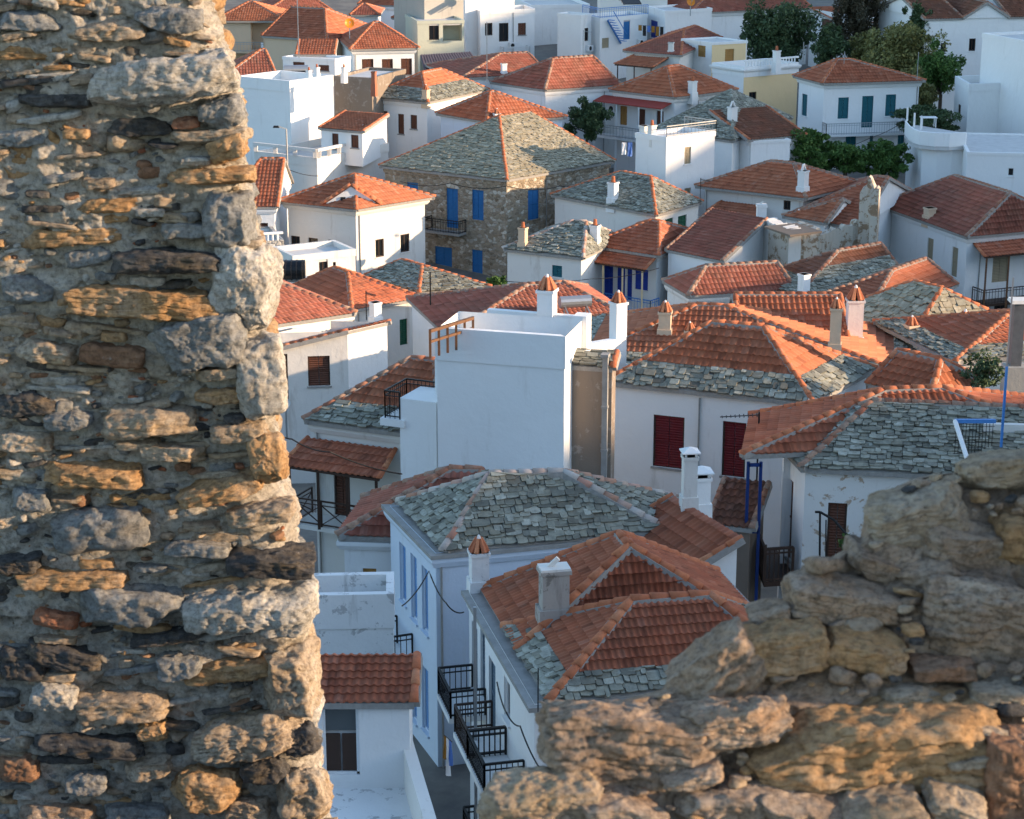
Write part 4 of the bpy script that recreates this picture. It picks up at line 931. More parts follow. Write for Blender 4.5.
# ------------------------------------------------------------------ derelict building
Z0 = 27 - 24.6; D0 = thing('derelict_house', 'roofless derelict house with stained blue plaster, broken walls and tall jagged chimney tower', 'house', (16, 112, -4))
def ragged(name, p, q, th, zb, zt, amp, mat, seed, flip=0):
    r = random.Random(seed); p = Vector(p); q = Vector(q); e = (q - p).normalized(); n = Vector((-e.y, e.x, 0)); L = (q - p).length; k = max(8, int(L / .12)); m = MB(); V = []
    hs = [zt(i / k) + amp * 1.6 * noise.noise(Vector((i * .35, seed * 7.1, 0))) + r.uniform(-amp, amp) * .35 for i in range(k + 1)]
    for i in range(k + 1):
        b = p + e * (L * i / k) + n * r.uniform(-.03, .03); V += [(b.x, b.y, zb), (b.x, b.y, hs[i]), (b.x + n.x * th, b.y + n.y * th, hs[i] + r.uniform(-.1, .1)), (b.x + n.x * th, b.y + n.y * th, zb)]
    f = []
    for i in range(k):
        a = i * 4
        for j in range(4): f.append((a + j, a + (j + 1) % 4, a + 4 + (j + 1) % 4, a + 4 + j))
    f += [(0, 1, 2, 3), tuple(range(4 * k, 4 * k + 4))[::-1]]; m.add(V, f); return m.build(name, mat, D0)
z_ = 3.2
ragged('wall', PZ(812, 232, z_), PZ(860, 229, z_), .5, -4, lambda t: z_ - .4 + .9 * t, .15, 'ruin', 1)
ragged('tower', PZ(858, 230, z_), PZ(877, 231, z_), 1.0, -4, lambda t: z_ + 2.2 + .7 * math.sin(t * 3), .35, 'ruin', 2)
ragged('wall', PZ(876, 233, z_), PZ(879, 222, z_), .4, -4, lambda t: z_ + 1.0, .3, 'ruin', 5)
ragged('wall', PZ(788, 239, z_), PZ(820, 236, z_), 2.2, -4, lambda t: z_ + .45, .04, 'ruin', 3)
ragged('wall', PZ(762, 227, z_), PZ(789, 239, z_), .8, -4, lambda t: z_ + .5, .1, 'white_old', 4)
m = MB(); q = [PZ(x, y, z_ + .55) for x, y in ((764, 226), (790, 235), (822, 231), (796, 223))]; m.prism([p - UP * .12 for p in q], q); m.build('roof', 'brown_dark', D0)
chimney_geo(D0, Vector((*PZ(761, 224, z_).xy, 0)), Vector((1, 0, 0)), Vector((0, 1, 0)), .28, .3, -3, z_ + 1.3, 'broken', 'white')
for i in range(3):
    rr = random.Random(i)
m = MB(); r = random.Random(9)
for i in range(50):
    c = PZ(r.uniform(822, 856), r.uniform(226, 234), z_ - 1.2); m.box(c, Vector((math.cos(i), math.sin(i), 0)), Vector((-math.sin(i), math.cos(i), 0)), r.uniform(.08, .25), r.uniform(.08, .2), z_ - 2.4, z_ - 1.6 + r.uniform(0, .4), .8)
m.build('fallen_masonry', 'brown_render', D0)
# ------------------------------------------------------------------ dark tiled shed, metal roof, rooftop fittings
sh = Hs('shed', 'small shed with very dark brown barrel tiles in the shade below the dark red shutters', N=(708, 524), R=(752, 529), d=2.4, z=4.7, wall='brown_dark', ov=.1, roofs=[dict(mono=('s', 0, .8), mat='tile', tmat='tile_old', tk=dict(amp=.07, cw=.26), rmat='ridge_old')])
mr = thing('metal_roof', 'dull pinkish corrugated metal roof below the grey concrete house', 'roof', (-8, 170, 3))
m = MB(); q = [PZ(424, 70, 7.2), PZ(486, 72, 7.0), PZ(470, 52, 8.2), PZ(420, 55, 8.2)]; k = 40
for i in range(k):
    a, b = q[0].lerp(q[1], i / k), q[0].lerp(q[1], (i + 1) / k); c_, d_ = q[3].lerp(q[2], i / k), q[3].lerp(q[2], (i + 1) / k); h = .06 if i % 2 else 0
    m.prism([a - UP * .05, b - UP * .05, d_ - UP * .05, c_ - UP * .05], [a + UP * h, b + UP * h, d_ + UP * h, c_ + UP * h])
m.build('sheeting', 'rust_metal', mr)
m = MB(); [m.prism([(p.x, p.y, 1) for p in (a_, b_, b_ + Vector((0, .2, 0)), a_ + Vector((0, .2, 0)))], [(p.x, p.y, p.z - .06) for p in (a_, b_, b_ + Vector((0, .2, 0)), a_ + Vector((0, .2, 0)))]) for a_, b_ in ((q[0], q[1]), (q[3], q[2]))]; m.build('wall', 'palegreen', mr)
def heater(px, py, z, ln, label, yaw=0, panel=True):
    p = PZ(px, py, z); t = thing('water_heater', label, 'solar heater', p); e = Vector((math.cos(yaw), math.sin(yaw), 0)); m = MB()
    m.bar(p - e * ln / 2 + UP * .55, p + e * ln / 2 + UP * .55, ln * .19, None, 14); m.build('tank', 'metal', t, None, False)
    m = MB()
    for s_ in (-.35, .35): c = p + e * ln * s_; m.bar(c, c + UP * .4, .03); m.bar(c + Vector((e.y, -e.x, 0)) * 1.0, c + UP * .4, .03)
    m.build('frame', 'metal', t)
    if panel:
        n = Vector((e.y, -e.x, 0)); m = MB(); a, b = p - e * ln * .5 + n * .35 + UP * .45, p + e * ln * .5 + n * .35 + UP * .45; m.prism([a, b, b + n * 1.2 - UP * .45, a + n * 1.2 - UP * .45], [v + UP * .06 for v in (a, b, b + n * 1.2 - UP * .45, a + n * 1.2 - UP * .45)]); m.build('panel', 'glass', t)
heater(575, 313, HS['bd'].z + .6, 1.5, 'silver cylindrical water heater tank behind the blank white block', .25, False)
heater(296, 77, HS['y'].z - .7, 1.8, 'solar water heater on the flat roof of the white cube house', .1)
def dish(px, py, Y, r, label, mat):
    p = PY(px, py, Y); t = thing('satellite_dish', label, 'dish', (p.x, p.y, p.z - 1.2)); m = MB(); n = Vector((.2, -.9, .3)).normalized(); a = n.cross(UP).normalized(); b = a.cross(n); k = 18
    V = [p - n * .12]; 
    for ring in (.5, 1):
        for i in range(k): th = 2 * math.pi * i / k; V.append(p + (a * math.cos(th) + b * math.sin(th)) * r * ring - n * .12 * (1 - ring ** 2))
    f = [(0, 1 + i, 1 + (i + 1) % k) for i in range(k)] + [(1 + i, 1 + (i + 1) % k, 1 + k + (i + 1) % k, 1 + k + i) for i in range(k)]
    f2 = [tuple(reversed([j + len(V) for j in g])) for g in f]; m.add(V + [v - n * .03 for v in V], f + f2); m.build('dish', mat, t)
    m = MB(); m.bar(p - n * .12 - UP * 1.3, p - n * .14, .035); m.bar(p - b * r * .8, p + n * r * .8, .015); m.box(p + n * r * .8, a, n, .05, .05, (p + n * r * .8).z - .05, (p + n * r * .8).z + .05); m.build('mast', 'metal', t)
dish(349.5, 23, 174, .42, 'orange satellite dish above the far left roofs', 'orange')
dish(691, 1.5, 190, .40, 'small orange dish on the roof edge at the very top', 'orange')
dish(286, 403, 69, .16, 'small white dish beside the left ruin', 'paint_white')
def antenna(px, yb, yt, Y, label, yagi=True, w=.02, mat='metal', dirx=-1, ln=1.3):
    b = PY(px, yb, Y); tp = PY(px, yt, Y); t = thing('antenna', label, 'antenna', b); m = MB(); m.bar(b, Vector((b.x, b.y, tp.z)), w); m.build('mast', mat, t)
    if yagi:
        m = MB(); p = Vector((b.x, b.y, tp.z - .1)); q = p + Vector((dirx * ln, .15, -.12)); m.bar(p, q, .014)
        for i in range(9): c = p.lerp(q, (i + .5) / 9); l = .2 - .01 * i; m.bar(c - Vector((0, l, 0)), c + Vector((0, l, 0)), .008); m.bar(c - UP * l * .4, c + UP * l * .4, .008)
        m.build('aerial', mat, t)
antenna(756, 500, 412, 64.5, 'dark aerial mast in front of the white wall with dark red shutters', True, .028, 'iron', -1, 1.3)
antenna(487, 82, 22, 150, 'tall thin aerial mast beside the white modern house', False, .03)
antenna(299, 58, -10, 165, 'tall thin aerial mast among the far left roofs', False, .035)
antenna(844, 64, 52, 150, 'thin aerial on the red roof with teal shutters below', False, .02)
antenna(917, 80, 52, 152, 'thin aerial at the right end of the red roof with teal shutters below', False, .02)
antenna(430.5, 305, 272, 84, 'thin aerial on the small grey slab hip roof', False, .03, 'iron')
antenna(366.5, 320, 291, 82, 'thin aerial beside the red hip roof and narrow slab skirt', True, .02, 'iron', 1, .4)
antenna(538, 712, 668, 42.5, 'thin rod on the near house corner above the rocks', False, .014, 'iron')
bp = PZ(1001, 447, 8.2); t = thing('pole', 'tall thin pole painted blue at its foot on the right roof terrace', 'pole', bp); m = MB(); m.bar(bp, bp + UP * 2.6, .035); m.build('blue_section', 'paint_blue_light', t); m = MB(); m.bar(bp + UP * 2.6, bp + UP * 5.4, .02); m.build('mast', 'metal', t)
fr = thing('pipe_frame', 'blue and white pipe railing frame over the dark gap in the right slab roof', 'railing', PZ(962, 470, 7)); m = MB(); A = PY(955, 421, 61.0); B_ = PY(995, 421, 61.6); C_ = PY(972, 474, 58.6)
m.bar(A, B_, .06); m.build('top_bar', 'paint_blue_light', fr); m = MB(); m.bar(A, C_, .075, None, 8); m.build('side_bar', 'paint_white', fr)
m = MB()
for i in range(12): p = A.lerp(B_, (i + .5) / 12); m.bar(p - UP * 1.1, p, .008)
for i in range(6): m.bar(A - UP * (.18 * (i + 1)), B_ - UP * (.18 * (i + 1)), .008)
m.build('mesh_panel', 'iron', fr)
# street lamp by the white cube house
lp = PY(287, 152, 134); t = thing('street_lamp', 'grey street lamp against the white cube house wall', 'street lamp', (lp.x, lp.y, GZ(134))); tp = PY(287, 129, 134)
m = MB(); m.bar((lp.x, lp.y, GZ(134)), (lp.x, lp.y, tp.z), .07, .05, 8); m.bar((lp.x, lp.y, tp.z), (lp.x - .5, lp.y - .2, tp.z + .2), .035); m.build('post', 'metal', t); m = MB(); m.box((lp.x - .65, lp.y - .25), Vector((1, 0, 0)), Vector((0, 1, 0)), .22, .1, tp.z + .12, tp.z + .26, .7); m.build('lamp_head', 'iron', t)
# black water tank
wp = PZ(292, 281, 2.3); t = thing('water_tank', 'black plastic water tank lying beside the low white outbuilding', 'tank', wp); m = MB(); m.bar(wp + Vector((-.75, 0, .62)), wp + Vector((.75, .1, .62)), .55, None, 20); m.build('barrel', 'black_plastic', t); m = MB()
for i in range(5): x = -.6 + .3 * i; m.bar(wp + Vector((x - .03, 0, .62)), wp + Vector((x + .03, 0, .62)), .585, None, 20)
m.build('ribs', 'black_plastic', t); m = MB(); m.box(wp + Vector((0, .4, 0)), Vector((1, 0, 0)), Vector((0, 1, 0)), 1.4, 1.0, -4.5, 2.3); m.build('plinth', 'white_old', t)
# big grey flue on plinth at the right
gp = PZ(1012, 400, 6.2); t = thing('flue_stack', 'tall grey square flue with white cap at the right edge', 'chimney', gp); X = Vector((1, 0, 0)); Y_ = Vector((0, 1, 0)); zt = PY(1012, 302, gp.y).z
m = MB(); m.box(gp, X, Y_, .2, .2, gp.z, zt); m.build('shaft', 'flue_metal', t); m = MB(); m.box(gp, X, Y_, .40, .40, -1, gp.z + 1.35, .97); m.build('plinth', 'grey_render', t); m = MB(); m.box(gp, X, Y_, .36, .36, zt, zt + .12, .9); m.build('cap', 'white_old', t)
# satellite bits, laundry, terrace furniture
def plastic_chair(p, yaw, label, sc=1):
    t = thing('chair', label, 'chair', p, 'white plastic chairs on the loggia'); e = Vector((math.cos(yaw), math.sin(yaw), 0)); n = Vector((-e.y, e.x, 0))
    m = MB(); m.box(p, e, n, .24, .24, p.z + .42, p.z + .46); m.build('seat', 'paint_white', t); m = MB(); m.box(p + n * .23, e, n, .23, .02, p.z + .46, p.z + .9); m.build('backrest', 'paint_white', t)
    for a, b in ((-1, -1), (1, -1), (1, 1), (-1, 1)): m = MB(); c = p + e * a * .2 + n * b * .2; m.bar(c, c + UP * .42, .022); m.build('leg', 'paint_white', t)
zc = HS['c1'].z - 2.9
for i, (x, yw, lb) in enumerate(((264, .3, 'leftmost white plastic chair on the corner loggia'), (271, 2.2, 'middle white plastic chair on the corner loggia'), (279, 1.2, 'rightmost white plastic chair on the corner loggia'))): plastic_chair(PZ(x, 52, zc), yw, lb)
def washing(a, b, label, items, mats):
    a = Vector(a); b = Vector(b); t = thing('washing_line', label, 'laundry', a); m = MB(); m.bar(a, b, .01); m.build('line', 'iron', t); e = (b - a).normalized(); n = Vector((-e.y, e.x, 0))
    for i in range(items):
        m = MB(); c = a.lerp(b, (i + .5) / items); w = (b - a).length / items * .38; h = rnd.uniform(.5, 1.0); V = []
        for r_ in range(5):
            for k in range(6): V.append(c + e * (w * (k / 2.5 - 1)) + n * (math.sin(k * 1.9 + r_ + i) * .05 * r_ / 4) - UP * h * r_ / 4)
        f = [(r_ * 6 + k, r_ * 6 + k + 1, r_ * 6 + k + 7, r_ * 6 + k + 6) for r_ in range(4) for k in range(5)]; m.add(V, f); o = m.build('cloth', mats[i % len(mats)], t); sm = o.modifiers.new('s', 'SOLIDIFY'); sm.thickness = .015
washing(PY(621, 147, 128) + UP * .3, PY(633, 147, 128) + UP * .3, 'white sheet and blue cloth hanging beside the tall white block', 2, ['cloth_white', 'cloth_blue'])
washing(PY(638, 25, 192), PY(664, 27, 192), 'row of washing hung across the terrace with blue doors', 6, ['cloth_ochre', 'black_plastic', 'cloth_blue', 'cloth_ochre'])
washing(PZ(444, 735, 6.0), PZ(452, 742, 6.0), 'ochre and blue clothes hanging over the alley balconies', 3, ['cloth_ochre', 'cloth_white', 'cloth_blue'])
# blue outdoor stair
s = HS['ai']; a, e, n, L = s.frame('R'); st = MB(); p = PV(607, 20, a, a + e); u = (p - a).dot(e)
for i in range(9): wbox(st, a, e, n, u + .2 * i, u + .2 * i + .22, p.z - .26 * i, p.z - .26 * i + .05, .1, .9)
st.bar(a + e * u + n * .9 + UP * (p.z + .9), a + e * (u + 1.8) + n * .9 + UP * (p.z - 1.4), .03); st.bar(a + e * u + n * .1 + UP * (p.z - .05), a + e * (u + 1.8) + n * .1 + UP * (p.z - 2.35), .06); st.build('outdoor_stair', 'paint_blue_light', s.root)
m = MB(); T4 = [Vector((*q_.xy, s.z)) for q_ in s.q]; railing(m, T4[1], T4[0], .9, .3); railing(m, T4[0], T4[3], .9, .3); m.build('railing', 'paint_blue_light', s.root)
m = MB(); s = HS['ar']; T4 = [Vector((*q_.xy, s.z)) for q_ in s.q]; railing(m, T4[0], T4[3], .7, .3); railing(m, T4[3], T4[2], .7, .3); m.build('railing', 'metal', s.root)
# arched church windows surrounds and small bell gable
# curved balcony of the massive white house
cb = thing('curved_terrace', 'white rounded terrace wall with posts and table beside the massive white house', 'terrace', PZ(940, 185, 0)); zt = 27 - 21.2; C0 = PZ(964, 131, zt); pts = [PZ(905, 121, zt), PZ(909, 126, zt), PZ(914, 129.5, zt), PZ(920, 131.5, zt), PZ(935, 133, zt), PZ(950, 133.2, zt), PZ(966, 132.5, zt)]
m = MB(); inn = [p + Vector((.12, .25, 0)) for p in pts]; k = len(pts)
for i in range(k - 1): m.prism([(*p.xy, zt - 1.0) for p in (pts[i], pts[i + 1], inn[i + 1], inn[i])], [(*p.xy, zt) for p in (pts[i], pts[i + 1], inn[i + 1], inn[i])])
m.build('parapet', 'white_clean', cb); m = MB(); q = pts + [PZ(966, 120, zt), PZ(915, 112, zt)]; m.prism([(*p.xy, zt - 1.2) for p in q], [(*p.xy, zt - .95) for p in q]); m.build('terrace_floor', 'terrace', cb)
m = MB(); low = [p + Vector((.35, .5, 0)) for p in pts[:1] + pts[3:]] + [PZ(966, 120, zt), PZ(915, 112, zt)]; m.prism([(*p.xy, -3) for p in low], [(*p.xy, zt - 1.2) for p in low]); m.build('wall', 'white_clean', cb)
m = MB()
for x, y in ((907, 121), (914, 127), (921, 130)): p = PZ(x, y, zt); m.bar(p, p + UP * 1.0, .06)
m.build('posts', 'white_clean', cb)
p = PZ(928, 127, zt - .9); t = thing('table', 'white table on the rounded terrace under the dark shrub', 'table', p); m = MB(); m.box(p, X, Y_, .6, .4, p.z + .7, p.z + .75); m.build('tabletop', 'paint_white', t)
for a, b in ((-1, -1), (1, -1), (1, 1), (-1, 1)): m = MB(); c = p + X * a * .5 + Y_ * b * .3; m.bar(c, c + UP * .7, .03); m.build('leg', 'paint_white', t)
# overhead cables
def cable(pts, label, w=.02, sag=.25):
    P = [PY(*p) for p in pts]; m = MB(); out = []
    for a, b in zip(P, P[1:]):
        for i in range(8): t_ = i / 8; out.append(a.lerp(b, t_) - UP * sag * 4 * t_ * (1 - t_))
    out.append(P[-1]); V = []
    for i, p in enumerate(out):
        d = (out[min(i + 1, len(out) - 1)] - out[max(i - 1, 0)]).normalized(); a = d.cross(UP).normalized(); b = a.cross(d)
        V += [p + (a * math.cos(x) + b * math.sin(x)) * w for x in (0, 1.257, 2.513, 3.77, 5.027)]
    f = [(5 * i + k, 5 * i + (k + 1) % 5, 5 * i + 5 + (k + 1) % 5, 5 * i + 5 + k) for i in range(len(out) - 1) for k in range(5)]
    m.add(V, f); o = m.build('overhead_cable', 'iron'); tag(o, label, 'cable')
cable([(268, 426, 60), (292, 439, 60), (330, 452, 60), (402, 474, 62)], 'dark sagging cable crossing in front of the tiled timber porch', .025, .1)
cable([(402, 606, 50), (429, 571, 51), (446, 603, 50), (464, 612, 50)], 'thin dark cable from the slab roof corner down to the near red roof', .02, .12)
cable([(497, 682, 44.5), (506, 712, 43.5), (520, 726, 43), (541, 770, 42)], 'black cable drooping along the near house wall above the balconies', .02, .1)
cable([(400, 181, 129), (450, 183, 130), (507, 186, 129), (560, 186, 131), (600, 176, 134)], 'cable slung along the rubble stone mansion under its eaves', .025, .25)
cable([(503, 281, 112), (590, 279, 112), (659, 268, 114)], 'thin cable running past the bright blue doors', .02, .15)
cable([(835, 150, 146), (870, 138, 148), (900, 124, 150)], 'cable climbing across the wall with teal shutters', .025, .1)
cable([(256, 168, 133), (290, 170, 133), (318, 176, 131)], 'dark cable along the terrace house wall', .025, .1)
pp = PY(456, 670, 49); t = thing('pole', 'thin grey pole standing beside the alley balconies', 'pole', (pp.x, pp.y, 0)); m = MB(); m.bar((pp.x + .55, pp.y - 2, 0), (pp.x + .55, pp.y - 2, PY(464, 607, pp.y - 2).z), .04); m.build('shaft', 'metal', t)
# ------------------------------------------------------------------ trees
def leafmat(name, cols):
    m, nt, b = newmat(name, .7); g = nt.nodes.new('ShaderNodeNewGeometry'); k = len(cols)
    setc(nt, b, ramp(nt, g.outputs['Random Per Island'], [(i / (k - 1), q) for i, q in enumerate(cols)])); MATS[name] = m
leafmat('leaf_dark', [(.028, .052, .024), (.065, .105, .042), (.045, .075, .032), (.10, .14, .055)])
leafmat('leaf_cypress', [(.045, .042, .025), (.085, .07, .04), (.06, .052, .03), (.11, .085, .05)])
leafmat('leaf_olive', [(.10, .11, .035), (.20, .19, .06), (.14, .15, .055), (.27, .23, .07)])
leafmat('leaf_green', [(.035, .08, .018), (.08, .15, .03), (.05, .11, .024), (.11, .19, .04)])
def tree(label, px, py, rx, ry, Y, leaf, n=4500, ls=.22, kind='tree', trunk=True, depth=1.0, clumps=40, seed=1, cat='tree', up_=False):
    r = np.random.default_rng(seed); c = PY(px, py, Y); k = Y / ray(px, py).y / F; A = rx * k * 1.22; C_ = ry * k * 1.22; clumps = int(clumps * 1.7); n = int(n * 1.9); ls *= .85; B = A * depth; g = GZ(Y) - .3
    t = thing(kind, label, cat, (c.x, c.y, g), 'trees between the houses' if kind == 'tree' else None)
    cl = r.normal(size=(clumps, 3)); cl /= np.linalg.norm(cl, axis=1)[:, None]; cl *= (r.random(clumps) ** .45)[:, None] * .82; rad = r.uniform(.10, .30, clumps); cl *= (1 + .18 * r.normal(size=clumps))[:, None]
    if up_: cl[:, 0] *= 1 - .45 * np.clip(cl[:, 2], 0, 1)
    i = r.integers(0, clumps, n); o = r.normal(size=(n, 3)); o /= np.linalg.norm(o, axis=1)[:, None]; p = cl[i] + o * (rad[i] * r.random(n) ** .35)[:, None]
    p = p * np.array([A, B, C_]) + np.array(c)
    d = r.normal(size=(n, 3)); d /= np.linalg.norm(d, axis=1)[:, None]; q = np.cross(d, r.normal(size=(n, 3))); q /= np.linalg.norm(q, axis=1)[:, None]
    s = (ls * r.uniform(.5, 1.2, n))[:, None]; V = np.stack([p - d * s, p - q * s * .45, p + d * s, p + q * s * .45], 1).reshape(-1, 3); f = np.arange(4 * n).reshape(n, 4)
    mkobj('crown' if kind == 'tree' else 'foliage', V, f, leaf, t)
    m = MB(); b0 = Vector((c.x, c.y, g)); fork = Vector((c.x, c.y, max(c.z - C_ * .7, g + .4))); m.bar(b0, fork, max(.12, A * .09), max(.08, A * .06), 8)
    for j in range(min(12, clumps)): e = Vector(cl[j] * np.array([A, B, C_]) * .9) + c; m.bar(fork, e, max(.05, A * .035), .02, 5)
    m.build('trunk' if kind == 'tree' else 'stems', 'bark', t)
tree('big dark green conifer behind the balustraded terrace', 776, 38, 38, 34, 180, 'leaf_dark', 9000, .24, clumps=70, seed=2, up_=True)
tree('brownish dark cypress rising to the top of the view', 859, 5, 25, 50, 182, 'leaf_cypress', 9000, .2, clumps=60, seed=3)
tree('low bluish green tree between conifer and cypress', 829, 46, 18, 18, 174, 'leaf_dark', 3000, .22, seed=4)
tree('broad olive green tree left of the church', 902, 56, 36, 36, 170, 'leaf_olive', 8000, .22, clumps=60, seed=5)
tree('small yellowish tree at the foot of the cypress', 866, 50, 16, 20, 174, 'leaf_olive', 2500, .2, seed=6)
tree('dark green tree in front of the church door', 942, 72, 24, 26, 164, 'leaf_green', 4500, .2, seed=7)
tree('pointed dark tree top in front of the church gable', 917, 30, 14, 22, 173, 'leaf_dark', 3000, .22, seed=17)
tree('bright green tree left of the vine row below the teal shutters', 808, 150, 24, 19, 142, 'leaf_green', 5000, .2, seed=8)
tree('middle green tree of the row below the teal shutters', 846, 158, 28, 15, 143, 'leaf_green', 4500, .2, seed=9)
tree('rightmost green tree of the row below the teal shutters', 884, 158, 24, 17, 143, 'leaf_green', 4500, .2, seed=10)
tree('dark shrub behind the white rounded terrace', 925, 119, 30, 13, 152, 'leaf_dark', 5000, .18, 'bush', seed=11, cat='shrub')
tree('dense dark bush between the pyramid roof and the brownish roof', 587, 119, 17, 16, 150, 'leaf_dark', 5000, .2, 'bush', seed=12, cat='shrub')
tree('small green shrub at the foot of the stone mansion', 495, 284, 9, 9, 108, 'leaf_green', 1500, .15, 'bush', seed=13, cat='shrub')
tree('sprawling green shrub below the grey flue', 984, 372, 19, 17, 69, 'leaf_dark', 900, .11, 'bush', seed=14, cat='shrub')
tree('small green plant by the brown door of the peeling house', 848, 545, 7, 10, 59.5, 'leaf_green', 500, .08, 'bush', seed=15, cat='shrub')
tree('dark tree under the rightmost end of the teal shutter house', 915, 92, 20, 20, 160, 'leaf_olive', 4000, .2, seed=21)
# rough vegetation and rubble slope below the white cube house

# drainpipes and air conditioning boxes
def pipe(key, face, x, r=.035, mat='concrete', zt=None):
    s = HS[key]; a, e, n, L = s.frame(face); p = PV(x, 400, a, a + e); u = min(max((p - a).dot(e), .15), L - .15); b = a + e * u + n * (r + .02); m = MB()
    m.bar((b.x, b.y, s.base), (b.x, b.y, s.z - .3), r, None, 8); m.build('drainpipe', mat, s.root)
for k_ in (('v', 'R', 363), ('g', 'L', 307), ('i', 'L', 700), ('t2', 'R', 360), ('u', 'R', 480), ('aw', 'R', 970), ('at', 'L', 700), ('an', 'R', 918), ('mansion', 'R', 545), ('b', 'R', 436), ('aq', 'R', 690), ('ac', 'R', 600), ('c3', 'R', 356), ('ag', 'R', 513)): pipe(*k_)
def acbox(key, face, x, y):
    s = HS[key]; a, e, n, L = s.frame(face); p = PV(x, y, a, a + e); u = (p - a).dot(e); m = MB(); wbox(m, a, e, n, u - .4, u + .4, p.z - .28, p.z + .28, .05, .35); o = m.build('air_conditioner', 'paint_white', s.root)
    m = MB(); c = a + e * (u - .1) + n * .36; m.bar(Vector((c.x, c.y, p.z)), Vector((c.x, c.y, p.z)) + n * .02, .2, None, 12); m.build('fan_grille', 'iron', s.root, o)
for k_ in (('ah2', 'R', 588, 48), ('aq', 'L', 613, 108), ('ag', 'R', 512, 45), ('c3', 'R', 396, 88), ('ai', 'R', 640, 42)): acbox(*k_)
heater(628, 3, 11.0, 1.7, 'water heater on the terrace above the blue stairs', .2)
heater(500, -2, 11.0, 1.6, 'water heater on the top edge roof behind the white modern house', .0)
antenna(583, 60, 30, 190, 'thin aerial on the narrow white block with one dark window', True, .025, 'metal', 1, .8)
antenna(746, 60, 38, 162, 'thin aerial beside the cream porch roof', False, .03, 'paint_white')
antenna(803, 62, 42, 160, 'thin aerial at the end of the balustraded terrace', False, .025)
antenna(700, 205, 178, 124, 'thin aerial at the left tip of the double edged orange roof', True, .02, 'iron', 1, .6)

g0 = PY(820, 566, 60.6); t = thing('handrail', 'dark bent pipe handrail in front of the brown door of the peeling house', 'handrail', g0); m = MB()
a1 = PY(820, 512, 60.6); m.bar(g0 - UP * .3, a1, .03); m.bar(PY(826, 566, 60.9) - UP * .3, PY(826, 520, 60.9), .02); a2 = PY(834, 520, 60.2); a3 = PY(853, 542, 59.6); m.bar(a1, a2, .03); m.bar(a2, a3, .03); m.bar(PY(815, 512, 60.6), a1, .03); m.build('pipe', 'iron', t)
# ------------------------------------------------------------------ numpy noise
_P = np.random.default_rng(5).permutation(256); _P = np.concatenate([_P, _P, _P])
_G = np.random.default_rng(6).normal(size=(256, 3)); _G /= np.linalg.norm(_G, axis=1)[:, None]
def pn(p):
    i = np.floor(p).astype(int); f = p - i; u = f * f * f * (f * (f * 6 - 15) + 10); i &= 255; r = 0
    for dx in (0, 1):
        wx = u[:, 0] if dx else 1 - u[:, 0]
        for dy in (0, 1):
            wy = u[:, 1] if dy else 1 - u[:, 1]
            for dz in (0, 1):
                wz = u[:, 2] if dz else 1 - u[:, 2]
                h = _P[_P[_P[(i[:, 0] + dx) & 255] + ((i[:, 1] + dy) & 255)] + ((i[:, 2] + dz) & 255)]
                r = r + wx * wy * wz * ((f[:, 0] - dx) * _G[h, 0] + (f[:, 1] - dy) * _G[h, 1] + (f[:, 2] - dz) * _G[h, 2])
    return r
def fbm(p, o=4, g=.5, l=2.03):
    a = 1; s = 0; q = p.copy()
    for _ in range(o): s = s + a * pn(q); a *= g; q = q * l + 7.3
    return s
def rfbm(p, o=4, g=.5):
    a = 1; s = 0; q = p.copy()
    for _ in range(o): s = s + a * (1 - 2 * np.abs(pn(q)) * 1.6); a *= g; q = q * 2.1 + 3.1
    return s
# ------------------------------------------------------------------ rock materials
def rockmat(name, c1, c2, c3, stain=(.36, .21, .07), samt=.5, sc=5, bd=.014, rough=.92):
    m, nt, b = newmat(name, rough); v = coords(nt); vz = coords(nt, (1, 1, 3.2))
    g = nt.nodes.new('ShaderNodeNewGeometry')
    a = noi(nt, v, sc, 8, .68, .3); c = ramp(nt, a, [(.3, c1), (.5, c2), (.7, c3)])
    c = mix(nt, ramp(nt, noi(nt, vz, sc * .8, 7, .7, .5), [(.5, 0), (.66, samt)]), c, stain)
    c = mix(nt, ramp(nt, noi(nt, v, sc * 9, 5, .75), [(.35, .75), (.55, 0)]), c, [x * .42 for x in c1])
    c = mix(nt, ramp(nt, noi(nt, v, sc * 5, 6, .8), [(.62, 0), (.72, .6)]), c, (.52, .5, .45))
    setc(nt, b, c)
    n1 = bump(nt, b, noi(nt, vz, sc * 2.2, 8, .72, .4), .9, bd * 1.6)
    n2 = bump(nt, b, noi(nt, v, sc * 11, 6, .75), .8, bd * .5, n1)
    vo = nt.nodes.new('ShaderNodeTexVoronoi'); vo.inputs['Scale'].default_value = sc * 7; nt.links.new(v, vo.inputs['Vector'])
    bump(nt, b, vo.outputs['Distance'], .45, bd * .5, n2)
    MATS[name] = m
rockmat('rk_pale', (.30, .275, .24), (.48, .45, .40), (.62, .59, .54), (.40, .30, .18), .35)
rockmat('rk_grey', (.15, .15, .145), (.25, .25, .24), (.36, .35, .33), (.30, .22, .12), .3)
rockmat('rk_dark', (.035, .035, .035), (.085, .08, .078), (.16, .15, .135), (.26, .17, .07), .35)
rockmat('rk_ochre', (.30, .17, .08), (.45, .28, .14), (.44, .33, .23), (.50, .25, .08), .5)
rockmat('rk_tan', (.29, .215, .15), (.41, .32, .23), (.50, .43, .34), (.42, .26, .10), .5)
rockmat('rk_brick', (.30, .10, .05), (.42, .16, .08), (.36, .2, .13), (.3, .2, .13), .4)
rockmat('rk_rust', (.22, .115, .065), (.31, .17, .10), (.36, .25, .17), (.2, .12, .07), .4)
rockmat('rk_mortar', (.38, .335, .275), (.52, .465, .39), (.62, .56, .48), (.46, .34, .2), .35, 4.5, .022, .97)
